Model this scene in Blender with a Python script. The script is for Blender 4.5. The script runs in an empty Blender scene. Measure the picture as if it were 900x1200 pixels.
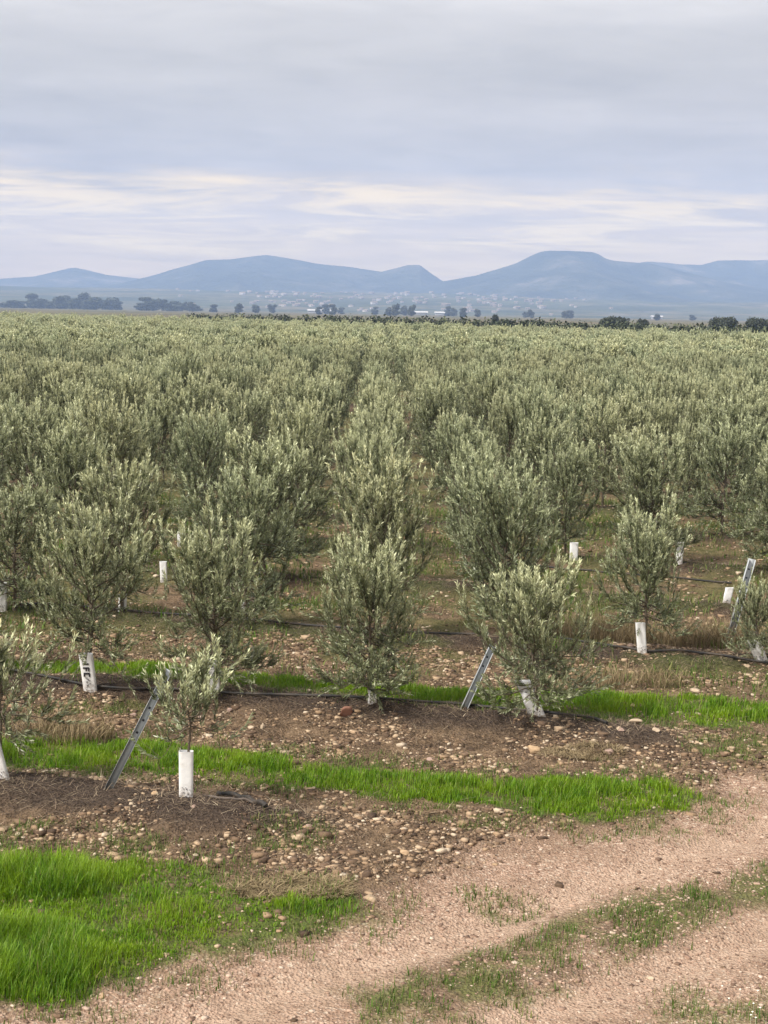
import bpy, math, numpy as np
from mathutils import Matrix, Vector
R = math.radians
scene = bpy.context.scene
COL = scene.collection
rng = np.random.default_rng(7)

# ------------------------------------------------------------------ camera
PW, PH, FPX, HOR, ROLL, CAMH = 900.0, 1200.0, 1800.0, 365.0, 0.018, 4.3
PITCH = math.atan((PH / 2 - HOR) / FPX)
cam_d = bpy.data.cameras.new('camera')
cam = bpy.data.objects.new('camera', cam_d)
COL.objects.link(cam)
CM = Matrix.Rotation(math.pi / 2 - PITCH, 4, 'X') @ Matrix.Rotation(math.atan(ROLL), 4, 'Z')
CM.translation = (0, 0, CAMH)
cam.matrix_world = CM
cam_d.sensor_fit = 'VERTICAL'
cam_d.sensor_height = 36.0
cam_d.lens = FPX / PH * 36.0
cam_d.clip_start, cam_d.clip_end = 0.1, 30000
scene.camera = cam
CM3 = np.array(CM.to_3x3())

# ------------------------------------------------------------------ light
SUN_EL, SUN_AZ = R(50), R(-122)          # azimuth from +Y (view) towards +X; negative = from the left
world = bpy.data.worlds.new('World')
scene.world = world
world.use_nodes = True
wt = world.node_tree
for n in list(wt.nodes): wt.nodes.remove(n)

def wn(t, **kw):
    n = wt.nodes.new(t)
    for k, v in kw.items(): setattr(n, k, v)
    return n
def wl(a, b): wt.links.new(a, b)
def wmath(op, a, b=None, c=None, clamp=False):
    n = wn('ShaderNodeMath', operation=op, use_clamp=clamp)
    for i, v in enumerate((a, b, c)):
        if v is None: continue
        if isinstance(v, (int, float)): n.inputs[i].default_value = v
        else: wl(v, n.inputs[i])
    return n.outputs[0]
def wmix(f, a, b):
    n = wn('ShaderNodeMix', data_type='RGBA')
    for s, v in ((0, f), (6, a), (7, b)):
        if isinstance(v, (int, float)): n.inputs[s].default_value = v
        elif isinstance(v, tuple): n.inputs[s].default_value = (*v, 1)
        else: wl(v, n.inputs[s])
    return n.outputs[2]
def wramp(f, stops):
    n = wn('ShaderNodeValToRGB')
    e = n.color_ramp.elements
    while len(e) < len(stops): e.new(0.5)
    for q, (p, c) in zip(e, stops):
        q.position = p
        q.color = (*c, 1) if isinstance(c, tuple) else (c, c, c, 1)
    wl(f, n.inputs[0])
    return n.outputs[0]

SKY_STRENGTH = 0.1
sky = wn('ShaderNodeTexSky', sky_type='NISHITA')
sky.sun_disc = False
sky.sun_elevation = SUN_EL
sky.sun_rotation = SUN_AZ
tc = wn('ShaderNodeTexCoord')
sep = wn('ShaderNodeSeparateXYZ'); wl(tc.outputs['Generated'], sep.inputs[0])
z = wmath('MAXIMUM', sep.outputs[2], 0.0)
den = wmath('ADD', z, 0.06)
cmb = wn('ShaderNodeCombineXYZ')
wl(wmath('DIVIDE', sep.outputs[0], den), cmb.inputs[0])
wl(wmath('DIVIDE', sep.outputs[1], den), cmb.inputs[1])
def wnoise(scale, detail, rough, loc, sc=(1, 1, 1), dist=0.0):
    mp = wn('ShaderNodeMapping'); wl(cmb.outputs[0], mp.inputs[0])
    mp.inputs['Location'].default_value = loc
    mp.inputs['Scale'].default_value = sc
    n = wn('ShaderNodeTexNoise'); wl(mp.outputs[0], n.inputs[0])
    n.inputs['Scale'].default_value = scale; n.inputs['Detail'].default_value = detail
    n.inputs['Roughness'].default_value = rough; n.inputs['Distortion'].default_value = dist
    return n.outputs[0]
n1 = wnoise(0.85, 7, 0.6, (3.1, 1.7, 0), (0.9, 1, 1), 0.5)
n2 = wnoise(2.6, 6, 0.6, (8.2, 4.4, 0), (0.9, 1, 1), 0.8)
n3 = wnoise(0.6, 6, 0.6, (1.3, 7.7, 0), (1.0, 1, 1), 0.4)
zz = wmath('ADD', z, wmath('MULTIPLY', wmath('SUBTRACT', n3, 0.5), 0.07))
base = wramp(zz, [(0.0, (1.16, 0.80, 0.44)), (0.040, (1.18, 0.82, 0.42)), (0.068, (1.0, 0.735, 0.45)), (0.090, (0.66, 0.565, 0.485)),
                  (0.15, (0.65, 0.58, 0.50)), (0.20, (0.80, 0.735, 0.665)), (0.30, (0.76, 0.71, 0.66)), (1.0, (0.76, 0.72, 0.68))])
mott = wramp(wmath('ADD', wmath('MULTIPLY', n1, 0.65), wmath('MULTIPLY', n2, 0.35)), [(0.32, 0.76), (0.5, 1.0), (0.68, 1.22)])
mm = wn('ShaderNodeMix', data_type='RGBA', blend_type='MULTIPLY'); mm.inputs[0].default_value = 1
wl(base, mm.inputs[6]); wl(mott, mm.inputs[7])
# thin place in the cloud low over the horizon, where paler warm light comes through
bandw = wramp(zz, [(0.030, 0.0), (0.046, 1.0), (0.070, 1.0), (0.084, 0.0)])
n4 = wnoise(1.25, 8, 0.68, (6.9, 3.1, 0), (0.7, 1, 1), 0.9)
brk = wmath('MULTIPLY', bandw, wramp(n4, [(0.45, 0.0), (0.58, 1.0)]))
cl = wmix(brk, mm.outputs[2], (1.68, 1.20, 0.52))
# overcast sky: the deck overhead is brighter than the deck near the horizon (CIE overcast law, softened)
zen = wmath('ADD', 1.0, wmath('MULTIPLY', wmath('SMOOTH_MAX', wmath('SUBTRACT', z, 0.2), 0.0, 0.1), 0.7))
sc1 = wn('ShaderNodeVectorMath', operation='SCALE'); wl(cl, sc1.inputs[0])
wl(wmath('MULTIPLY', zen, 0.235 / SKY_STRENGTH), sc1.inputs['Scale'])
mixs = wmix(0.97, sky.outputs[0], sc1.outputs[0])
bg = wn('ShaderNodeBackground'); wl(mixs, bg.inputs[0]); bg.inputs[1].default_value = SKY_STRENGTH
wo = wn('ShaderNodeOutputWorld'); wl(bg.outputs[0], wo.inputs[0])

sun_d = bpy.data.lights.new('sun', 'SUN')
sun_d.energy, sun_d.angle, sun_d.color = 1.5, R(11), (1.0, 0.94, 0.84)
sun = bpy.data.objects.new('sun', sun_d); COL.objects.link(sun)
sdir = Vector((math.sin(SUN_AZ) * math.cos(SUN_EL), math.cos(SUN_AZ) * math.cos(SUN_EL), math.sin(SUN_EL)))
sun.rotation_euler = sdir.to_track_quat('Z', 'Y').to_euler()
sun.location = (-30, -10, 60)

vs = scene.view_settings
vs.view_transform, vs.look, vs.exposure, vs.gamma = 'Standard', 'None', 2.12, 1.0
vs.use_curve_mapping = False
cy = scene.cycles
cy.max_bounces, cy.diffuse_bounces, cy.glossy_bounces, cy.transmission_bounces = 6, 3, 2, 3
cy.transparent_max_bounces, cy.volume_bounces = 4, 2
cy.use_denoising = True

# ------------------------------------------------------------------ helpers
def ray(px, py):
    d = CM3 @ np.array([(px - PW / 2) / FPX, (PH / 2 - py) / FPX, -1.0])
    return d / np.linalg.norm(d)
def gnd(px, py, zz=0.0):
    d = ray(px, py); t = (zz - CAMH) / d[2]
    return np.array([d[0] * t, d[1] * t])
def at_y(px, py, Y):
    d = ray(px, py); t = Y / d[1]
    return np.array([d[0] * t, Y, CAMH + d[2] * t])

def _h(ix, iy, s):
    h = (ix.astype(np.int64) * 374761393 + iy.astype(np.int64) * 668265263 + s * 1442695041) & 0xFFFFFFFF
    h = ((h ^ (h >> 13)) * 1274126177) & 0xFFFFFFFF
    return ((h ^ (h >> 16)) & 0xFFFFFF) / float(0xFFFFFF)
def vnoise(x, y, s=0):
    ix, iy = np.floor(x), np.floor(y)
    fx, fy = x - ix, y - iy
    fx, fy = fx * fx * (3 - 2 * fx), fy * fy * (3 - 2 * fy)
    a, b = _h(ix, iy, s), _h(ix + 1, iy, s)
    c, d = _h(ix, iy + 1, s), _h(ix + 1, iy + 1, s)
    return (a * (1 - fx) + b * fx) * (1 - fy) + (c * (1 - fx) + d * fx) * fy
def fbm(x, y, o=4, s=0, g=0.5):
    v, a, t = 0, 1, 0
    for k in range(o):
        v = v + a * vnoise(x * 2 ** k + 17.3 * k, y * 2 ** k - 9.1 * k, s + k); t += a; a *= g
    return v / t
def sstep(a, b, x):
    t = np.clip((x - a) / (b - a), 0, 1); return t * t * (3 - 2 * t)
def polydist(x, y, P):
    """signed distance to polygon, positive inside"""
    P = np.asarray(P); d = np.full(x.shape, 1e9); ins = np.zeros(x.shape, bool)
    for k in range(len(P)):
        ax, ay = P[k]; bx, by = P[(k + 1) % len(P)]
        ex, ey = bx - ax, by - ay
        t = np.clip(((x - ax) * ex + (y - ay) * ey) / (ex * ex + ey * ey + 1e-12), 0, 1)
        d = np.minimum(d, np.hypot(x - ax - t * ex, y - ay - t * ey))
        c = ((ay > y) != (by > y)) & (x < (bx - ax) * (y - ay) / (by - ay + 1e-12) + ax)
        ins ^= c
    return np.where(ins, d, -d)
def gpoly(pts): return [gnd(*p) for p in pts]

def mesh_np(name, V, F, mats, smooth=False, attrs=None, fmat=None):
    """V (n,3), F (m,k) all same k"""
    V = np.asarray(V, np.float32); F = np.asarray(F, np.int32)
    me = bpy.data.meshes.new(name)
    me.vertices.add(len(V)); me.vertices.foreach_set('co', V.ravel())
    m, k = F.shape
    me.loops.add(m * k); me.loops.foreach_set('vertex_index', F.ravel())
    me.polygons.add(m); me.polygons.foreach_set('loop_start', np.arange(0, m * k, k, dtype=np.int32))
    me.update(calc_edges=True)
    if smooth: me.polygons.foreach_set('use_smooth', np.ones(m, bool))
    for a in (mats if isinstance(mats, (list, tuple)) else [mats]): me.materials.append(a)
    if fmat is not None: me.polygons.foreach_set('material_index', np.asarray(fmat, np.int32))
    for nm, (ty, arr) in (attrs or {}).items():
        at = me.attributes.new(nm, ty, 'POINT')
        at.data.foreach_set('color' if ty == 'FLOAT_COLOR' else 'value', np.asarray(arr, np.float32).ravel())
    me.validate(); me.update()
    return me
def obj(name, me, parent=None, loc=None, **props):
    o = bpy.data.objects.new(name, me); COL.objects.link(o)
    if parent is not None: o.parent = parent
    if loc is not None: o.location = loc
    for k, v in props.items(): o[k] = v
    return o
def empty(name, loc, rz=0, sc=1, **props):
    o = bpy.data.objects.new(name, None); COL.objects.link(o)
    o.location = loc; o.rotation_euler = (0, 0, rz); o.scale = (sc, sc, sc) if np.isscalar(sc) else sc
    o.empty_display_size = 0.2
    for k, v in props.items(): o[k] = v
    return o
class MB:
    def __init__(s): s.v, s.f, s.n = [], [], 0
    def add(s, V, F):
        V = np.asarray(V, float); F = np.asarray(F, int)
        if F.shape[1] == 4: F = np.concatenate([F[:, [0, 1, 2]], F[:, [0, 2, 3]]])
        s.v.append(V); s.f.append(F + s.n); s.n += len(V)
    def tube(s, P, r, k=6, cap=True):
        P = np.asarray(P, float); n = len(P); r = np.broadcast_to(r, (n,))
        T = np.gradient(P, axis=0); T /= np.linalg.norm(T, axis=1)[:, None] + 1e-9
        ref = np.where(np.abs(T[:, 2:3]) > 0.9, np.array([[1., 0, 0]]), np.array([[0., 0, 1]]))
        A = np.cross(T, ref); A /= np.linalg.norm(A, axis=1)[:, None] + 1e-9
        B = np.cross(T, A)
        th = np.arange(k) * 2 * math.pi / k
        V = P[:, None] + r[:, None, None] * (A[:, None] * np.cos(th)[None, :, None] + B[:, None] * np.sin(th)[None, :, None])
        i, j = np.meshgrid(np.arange(n - 1), np.arange(k), indexing='ij')
        F = np.stack([i * k + j, i * k + (j + 1) % k, (i + 1) * k + (j + 1) % k, (i + 1) * k + j], -1).reshape(-1, 4)
        s.add(V.reshape(-1, 3), F)
        if cap:
            c = V[-1]; s.add(np.vstack([c, c.mean(0)]), [[q, (q + 1) % k, k] for q in range(k)])
    def box(s, c, sz, M=None):
        c = np.asarray(c, float); h = np.asarray(sz, float) / 2
        V = np.array([[x, y, z] for x in (-1, 1) for y in (-1, 1) for z in (-1, 1)]) * h
        if M is not None: V = V @ np.asarray(M).T
        s.add(V + c, [[0, 1, 3, 2], [4, 6, 7, 5], [0, 4, 5, 1], [2, 3, 7, 6], [0, 2, 6, 4], [1, 5, 7, 3]])
    def mesh(s, name, mat, smooth=False): return mesh_np(name, np.vstack(s.v), np.vstack(s.f), mat, smooth)

# ------------------------------------------------------------------ materials
class Mat:
    def __init__(s, name):
        s.m = bpy.data.materials.new(name); s.m.use_nodes = True
        s.t = s.m.node_tree; s.b = s.t.nodes['Principled BSDF']; s.out = s.t.nodes['Material Output']
    def n(s, t, **kw):
        n = s.t.nodes.new(t)
        for k, v in kw.items(): setattr(n, k, v)
        return n
    def l(s, a, b): s.t.links.new(a, b)
    def put(s, sock, v):
        if isinstance(v, (int, float)): sock.default_value = v
        elif isinstance(v, tuple): sock.default_value = (*v, 1) if len(v) == 3 and len(sock.default_value) == 4 else v
        else: s.l(v, sock)
    def noise(s, scale, detail=4, rough=0.55, vec=None, dist=0.0):
        n = s.n('ShaderNodeTexNoise'); n.inputs['Scale'].default_value = scale
        n.inputs['Detail'].default_value = detail; n.inputs['Roughness'].default_value = rough
        n.inputs['Distortion'].default_value = dist
        s.l(vec if vec is not None else s.pos(), n.inputs[0]); return n.outputs[0]
    def vor(s, scale, out='Distance', feature='F1'):
        n = s.n('ShaderNodeTexVoronoi', feature=feature); n.inputs['Scale'].default_value = scale
        s.l(s.pos(), n.inputs[0]); return n.outputs[out]
    def pos(s):
        if not hasattr(s, '_p'): s._p = s.n('ShaderNodeNewGeometry').outputs['Position']
        return s._p
    def objpos(s): return s.n('ShaderNodeTexCoord').outputs['Object']
    def island(s): return s.n('ShaderNodeNewGeometry').outputs['Random Per Island']
    def attr(s, name, out='Fac'): return s.n('ShaderNodeAttribute', attribute_name=name).outputs[out]
    def ramp(s, f, stops):
        n = s.n('ShaderNodeValToRGB'); e = n.color_ramp.elements
        while len(e) < len(stops): e.new(0.5)
        for q, (p, c) in zip(e, stops):
            q.position = p; q.color = (*c, 1) if isinstance(c, tuple) else (c, c, c, 1)
        s.l(f, n.inputs[0]); return n.outputs[0]
    def mix(s, f, a, b, bt='MIX'):
        n = s.n('ShaderNodeMix', data_type='RGBA', blend_type=bt)
        s.put(n.inputs[0], f); s.put(n.inputs[6], a); s.put(n.inputs[7], b); return n.outputs[2]
    def math(s, op, a, b=None, clamp=False):
        n = s.n('ShaderNodeMath', operation=op, use_clamp=clamp); s.put(n.inputs[0], a)
        if b is not None: s.put(n.inputs[1], b)
        return n.outputs[0]
    def bump(s, h, strength, dist=0.01):
        n = s.n('ShaderNodeBump'); n.inputs['Strength'].default_value = strength
        n.inputs['Distance'].default_value = dist; s.l(h, n.inputs['Height']); s.l(n.outputs[0], s.b.inputs['Normal'])
    def fin(s, col, rough=0.8, spec=0.3):
        s.put(s.b.inputs['Base Color'], col); s.put(s.b.inputs['Roughness'], rough)
        s.b.inputs['Specular IOR Level'].default_value = spec; return s.m
    def leafy(s, col, trans, tcol, rough=0.5, spec=0.35):
        s.fin(col, rough, spec)
        t = s.n('ShaderNodeBsdfTranslucent'); s.put(t.inputs[0], tcol)
        m = s.n('ShaderNodeMixShader'); m.inputs[0].default_value = trans
        s.l(s.b.outputs[0], m.inputs[1]); s.l(t.outputs[0], m.inputs[2]); s.l(m.outputs[0], s.out.inputs[0]); return s.m

def mat_leaf(name, dark, mid, pale, young):
    m = Mat(name)
    c = m.ramp(m.island(), [(0.0, dark), (0.48, mid), (0.74, mid), (1.0, pale)])
    oi = m.n('ShaderNodeObjectInfo').outputs['Random']
    c = m.mix(m.attr('young'), c, young)
    c = m.mix(1.0, c, m.ramp(oi, [(0, (0.86, 0.90, 0.86)), (1, (1.10, 1.06, 1.0))]), 'MULTIPLY')
    return m.leafy(c, 0.14, c, 0.40, 0.5)
M_LEAF = mat_leaf('olive_leaf', (0.030, 0.042, 0.019), (0.152, 0.182, 0.090), (0.52, 0.55, 0.40), (0.74, 0.77, 0.50))
m = Mat('olive_bark'); c = m.mix(m.noise(35, 5), (0.055, 0.042, 0.030), (0.17, 0.14, 0.105)); m.bump(m.noise(90), 0.5); M_BARK = m.fin(c, 0.9)
m = Mat('oak_foliage'); c = m.ramp(m.island(), [(0, (0.016, 0.022, 0.012)), (0.7, (0.035, 0.045, 0.022)), (1, (0.06, 0.07, 0.035))]); M_OAK = m.leafy(c, 0.1, c, 0.6)
m = Mat('grove_foliage'); c = m.ramp(m.island(), [(0, (0.030, 0.040, 0.022)), (0.7, (0.055, 0.068, 0.040)), (1, (0.09, 0.10, 0.06))]); M_GROVE = m.leafy(c, 0.1, c, 0.6)
m = Mat('hedge_foliage'); c = m.ramp(m.island(), [(0, (0.025, 0.035, 0.018)), (0.7, (0.05, 0.065, 0.03)), (1, (0.09, 0.11, 0.05))]); M_HEDGE = m.leafy(c, 0.1, c, 0.6)

m = Mat('grass_blade'); nz = m.noise(1.7, 3)
c = m.ramp(m.island(), [(0, (0.05, 0.13, 0.006)), (0.35, (0.115, 0.25, 0.014)), (0.80, (0.21, 0.36, 0.018)), (0.96, (0.20, 0.25, 0.05)), (1, (0.30, 0.27, 0.12))])
c = m.mix(m.ramp(nz, [(0.42, 0.0), (0.66, 0.55)]), c, (0.27, 0.39, 0.012))
M_GRASS = m.leafy(c, 0.42, c, 0.5, 0.3)
m = Mat('weed_blade'); c = m.ramp(m.island(), [(0, (0.05, 0.10, 0.016)), (0.6, (0.11, 0.19, 0.03)), (0.85, (0.20, 0.21, 0.07)), (1, (0.30, 0.25, 0.14))]); M_WEED = m.leafy(c, 0.3, c, 0.6, 0.25)
m = Mat('dry_straw'); c = m.ramp(m.island(), [(0, (0.07, 0.05, 0.038)), (0.5, (0.17, 0.125, 0.09)), (0.85, (0.30, 0.235, 0.16)), (1, (0.42, 0.35, 0.25))]); M_STRAW = m.leafy(c, 0.12, c, 0.75, 0.2)
m = Mat('dry_weed'); c = m.ramp(m.island(), [(0, (0.12, 0.09, 0.05)), (0.5, (0.25, 0.19, 0.11)), (1, (0.36, 0.29, 0.17))]); M_DRY = m.leafy(c, 0.2, c, 0.75, 0.2)

def mat_stone(name, stops):
    m = Mat(name)
    c = m.ramp(m.island(), stops)
    c = m.mix(m.ramp(m.noise(22, 5), [(0.35, 0.0), (0.7, 0.5)]), c, (0.17, 0.105, 0.07))
    m.bump(m.noise(60, 5), 0.6, 0.01)
    return m.fin(c, 0.85, 0.25)
M_PEB = mat_stone('pebble', [(0, (0.09, 0.06, 0.04)), (0.3, (0.20, 0.135, 0.085)), (0.6, (0.36, 0.25, 0.155)), (0.88, (0.50, 0.385, 0.265)), (1, (0.64, 0.55, 0.43))])
M_CLOD = mat_stone('soil_clod', [(0, (0.035, 0.024, 0.016)), (0.6, (0.09, 0.06, 0.038)), (1, (0.17, 0.115, 0.072))])
M_GRAV = mat_stone('road_gravel', [(0, (0.11, 0.07, 0.05)), (0.3, (0.29, 0.19, 0.14)), (0.75, (0.47, 0.325, 0.245)), (1, (0.66, 0.54, 0.44))])
M_S_TAN = mat_stone('stone_tan', [(0, (0.44, 0.31, 0.19)), (1, (0.44, 0.31, 0.19))])
M_S_PALE = mat_stone('stone_pale', [(0, (0.46, 0.37, 0.27)), (1, (0.46, 0.37, 0.27))])
M_S_RED = mat_stone('stone_red', [(0, (0.25, 0.12, 0.085)), (1, (0.25, 0.12, 0.085))])
M_S_PINK = mat_stone('stone_pink', [(0, (0.36, 0.26, 0.22)), (1, (0.36, 0.26, 0.22))])

m = Mat('guard_plastic'); op = m.n('ShaderNodeSeparateXYZ'); m.l(m.objpos(), op.inputs[0])
c = m.mix(m.ramp(m.noise(9, 5), [(0.55, 0.0), (0.85, 0.3)]), (0.86, 0.87, 0.89), (0.50, 0.46, 0.40))
c = m.mix(m.math('MULTIPLY', m.ramp(op.outputs[2], [(0.0, 1.0), (0.13, 0.0)]), m.ramp(m.noise(40, 5, .7), [(0.40, 0.0), (0.60, 0.85)])), c, (0.24, 0.17, 0.12))
m.bump(m.noise(14, 3), 0.25, 0.02); M_GUARD = m.leafy(c, 0.10, c, 0.45, 0.4)
m = Mat('print_ink'); M_INK = m.fin((0.03, 0.03, 0.04), 0.6)
m = Mat('galvanised_steel'); c = m.mix(m.noise(18, 5), (0.30, 0.33, 0.35), (0.46, 0.48, 0.50)); m.b.inputs['Metallic'].default_value = 0.0
m.bump(m.noise(120, 3), 0.2, 0.004); M_STEEL = m.fin(c, 0.55)
m = Mat('black_hose'); M_HOSE = m.fin(m.mix(m.ramp(m.noise(5, 5), [(0.45, 0.0), (0.75, 0.8)]), (0.018, 0.018, 0.018), (0.11, 0.08, 0.06)), 0.6, 0.35)
m = Mat('cut_branch'); M_TWIG = m.fin(m.mix(m.noise(30, 5), (0.06, 0.05, 0.045), (0.16, 0.13, 0.11)), 0.9)
m = Mat('white_flower'); M_FLOWER = m.fin((0.75, 0.75, 0.62), 0.7)

# ground: colours only; masks say what the soil is made of there
m = Mat('orchard_ground')
mk = m.n('ShaderNodeAttribute', attribute_name='mask')
sp = m.n('ShaderNodeSeparateColor'); m.l(mk.outputs['Color'], sp.inputs[0])
gR, gG, gB = sp.outputs[0], sp.outputs[1], sp.outputs[2]
fine = m.noise(28, 6, 0.65); mid_ = m.noise(3.1, 8, 0.72); big = m.noise(0.35, 4)
soil = m.ramp(mid_, [(0.34, (0.030, 0.021, 0.013)), (0.50, (0.11, 0.074, 0.045)), (0.68, (0.28, 0.195, 0.12))])
soil = m.mix(m.ramp(fine, [(0.45, 0.0), (0.72, 0.75)]), soil, (0.29, 0.205, 0.14))
mulch = m.mix(m.ramp(fine, [(0.4, 0.0), (0.75, 0.8)]), (0.040, 0.029, 0.023), (0.135, 0.098, 0.072))
vcol = m.vor(42, 'Color')
vsep = m.n('ShaderNodeSeparateColor'); m.l(vcol, vsep.inputs[0])
grav = m.ramp(vsep.outputs[0], [(0, (0.24, 0.15, 0.105)), (0.5, (0.41, 0.28, 0.208)), (0.85, (0.49, 0.35, 0.265)), (1, (0.64, 0.53, 0.42))])
grav = m.mix(m.ramp(m.noise(1.6, 7, 0.7), [(0.42, 0.0), (0.66, 0.8)]), grav, (0.23, 0.155, 0.105))
grav = m.mix(m.ramp(m.noise(9, 5, 0.6), [(0.5, 0.0), (0.8, 0.5)]), grav, (0.17, 0.11, 0.08))
green = m.mix(m.ramp(fine, [(0.35, 0.0), (0.7, 1.0)]), (0.045, 0.065, 0.014), (0.12, 0.18, 0.030))
grav = m.mix(m.math('MULTIPLY', mk.outputs['Alpha'], m.ramp(m.noise(5, 6, 0.7), [(0.35, 0.15), (0.6, 0.8)])), grav, (0.50, 0.365, 0.275))
c = m.mix(gB, soil, mulch)
c = m.mix(gR, c, grav)
c = m.mix(gG, c, green)
hgt = m.math('ADD', m.math('MULTIPLY', fine, 0.7), m.math('MULTIPLY', m.vor(42), 0.5))
m.bump(hgt, 1.0, 0.05)
M_GROUND = m.fin(c, 0.95, 0.15)

m = Mat('hill_scrub'); nz = m.noise(0.006, 7, 0.65)
c = m.ramp(nz, [(0.3, (0.018, 0.024, 0.016)), (0.5, (0.045, 0.052, 0.034)), (0.60, (0.08, 0.078, 0.055)), (0.72, (0.20, 0.17, 0.14))])
m.bump(nz, 0.6, 60); M_HILL = m.fin(c, 1.0, 0.0)
m = Mat('foothill_fields'); 
vv = m.n('ShaderNodeSeparateColor'); m.l(m.vor(0.006, 'Color'), vv.inputs[0])
c = m.ramp(vv.outputs[0], [(0, (0.05, 0.06, 0.03)), (0.4, (0.11, 0.11, 0.06)), (0.7, (0.17, 0.14, 0.09)), (1, (0.09, 0.10, 0.05))])
c = m.mix(m.ramp(m.noise(0.02, 6, 0.7), [(0.45, 0.0), (0.6, 0.8)]), c, (0.035, 0.045, 0.024)); M_FOOT = m.fin(c, 1.0, 0.0)
m = Mat('house_render'); c = m.ramp(m.n('ShaderNodeObjectInfo').outputs['Random'], [(0, (0.55, 0.51, 0.47)), (0.4, (0.33, 0.29, 0.25)), (1, (0.18, 0.15, 0.125))]); M_WALL = m.fin(c, 0.9)
m = Mat('roof_tile'); M_ROOF = m.fin(m.mix(m.noise(0.3, 3), (0.26, 0.18, 0.13), (0.36, 0.28, 0.22)), 0.9)
m = Mat('shed_sheet'); M_SHED = m.fin(m.mix(m.noise(0.1, 3), (0.52, 0.51, 0.50), (0.60, 0.59, 0.57)), 0.9, 0.1)
m = Mat('window_dark'); M_WIN = m.fin((0.03, 0.035, 0.04), 0.3)

# ------------------------------------------------------------------ planting lattice, fitted to tree feet seen in the photograph
feet = [(0, 0, 435, 838), (1, 0, 628, 850), (-1, 0, 252, 822), (-2, 0, 105, 818), (-2, 1, 143, 725), (-1, 1, 285, 735),
        (0, 1, 440, 750), (1, 1, 594, 760), (2, 1, 752, 776), (3, 1, 890, 785), (-3, 1, 3, 720), (-1, -1, 218, 950), (-2, -1, 3, 927)]
A_ = np.array([[1, i, j] for i, j, _, _ in feet], float)
B_ = np.array([gnd(px, py) for _, _, px, py in feet])
sol = np.linalg.lstsq(A_, B_, rcond=None)[0]
LO, LA, LB = sol
LB = np.array([-0.02, LB[1]])
LM = np.linalg.inv(np.stack([LA, LB], 1))
print('lattice', LO, LA, LB, np.abs(A_ @ sol - B_).max())
def uv(x, y): return LM[0, 0] * (x - LO[0]) + LM[0, 1] * (y - LO[1]), LM[1, 0] * (x - LO[0]) + LM[1, 1] * (y - LO[1])
ROW_S = abs(LA[0] * LB[1] - LA[1] * LB[0]) / np.linalg.norm(LA)

ROAD = gpoly([(-300, 1290), (0, 1198), (60, 1172), (200, 1132), (330, 1092), (430, 1064), (480, 1036), (560, 992), (620, 968), (720, 966), (835, 936), (855, 906), (900, 900), (1300, 850)])
ROAD += [np.array([14., 2.]), np.array([-8., 2.])]
G_POLY = {
 'A': gpoly([(-160, 860), (0, 862), (80, 862), (200, 868), (300, 885), (450, 900), (600, 912), (700, 908), (790, 912), (832, 930), (825, 945), (760, 960), (680, 963), (600, 952), (540, 947), (460, 942), (380, 927), (300, 922), (200, 914), (100, 907), (0, 902), (-160, 895)]),
 'B': gpoly([(-160, 778), (40, 778), (170, 775), (300, 792), (400, 800), (520, 808), (640, 808), (800, 815), (900, 825), (1100, 842), (1100, 872), (900, 853), (780, 847), (640, 840), (520, 832), (400, 824), (280, 817), (150, 802), (40, 797), (-160, 795)]),
 'D': gpoly([(-200, 1000), (0, 1003), (60, 1003), (180, 1008), (240, 1015), (265, 1040), (330, 1048), (440, 1053), (400, 1078), (330, 1092), (200, 1132), (110, 1162), (0, 1190), (-200, 1250)]),
}
def warp(x, y, a=0.10):
    return x + a * (fbm(x * 2.2, y * 2.2, 3, 11) - .5) * 2, y + a * (fbm(x * 2.2, y * 2.2, 3, 23) - .5) * 3.2
def m_road(x, y):
    wx, wy = warp(x, y, 0.12); return sstep(-0.30, 0.22, polydist(wx, wy, ROAD) + .35 * (fbm(x * 3, y * 3, 4, 29) - .5))
def m_grass(key, x, y):
    wx, wy = warp(x, y, 0.16); return sstep(-0.06, 0.12, polydist(wx, wy, G_POLY[key]))
CEN = [gnd(*p) for p in [(180, 1240), (420, 1178), (600, 1128), (700, 1090), (760, 1060), (900, 1030), (1150, 985)]]
def pathdist(x, y, P):
    d = np.full(x.shape, 1e9)
    for (ax, ay), (bx, by) in zip(P[:-1], P[1:]):
        ex, ey = bx - ax, by - ay
        t = np.clip(((x - ax) * ex + (y - ay) * ey) / (ex * ex + ey * ey), 0, 1)
        d = np.minimum(d, np.hypot(x - ax - t * ex, y - ay - t * ey))
    return d
def m_center(x, y):
    wx, wy = warp(x, y, 0.12)
    return sstep(0.50, 0.15, pathdist(wx, wy, CEN)) * sstep(0.36, 0.54, fbm(x * 1.5, y * 1.1, 3, 5) + 0.12 * sstep(1.0, 2.6, x) - .15 * sstep(.8, -.4, x))
def patch(px, py, rx, ry):
    c = gnd(px, py)
    def f(x, y):
        wx, wy = warp(x, y, 0.14); return sstep(1.15, 0.6, np.hypot((wx - c[0]) / rx, (wy - c[1]) / ry))
    return f
SPARSE = [patch(590, 1046, 0.35, 0.35), patch(592, 1165, 0.25, 0.35), patch(890, 1192, 0.75, 0.65), patch(40, 985, 0.7, 0.35), patch(125, 985, 0.5, 0.25),
          patch(160, 990, 0.35, 0.3), patch(340, 985, 0.4, 0.3), patch(870, 880, 0.6, 0.7), patch(690, 845, 0.3, 0.4), patch(380, 1065, 0.5, 0.3), patch(120, 835, 0.9, 0.3),
          patch(560, 965, 0.5, 0.2), patch(60, 1150, 0.8, 0.4)]
def m_sparse(x, y):
    v = np.zeros(x.shape)
    for f in SPARSE: v = np.maximum(v, f(x, y))
    return v
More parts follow.
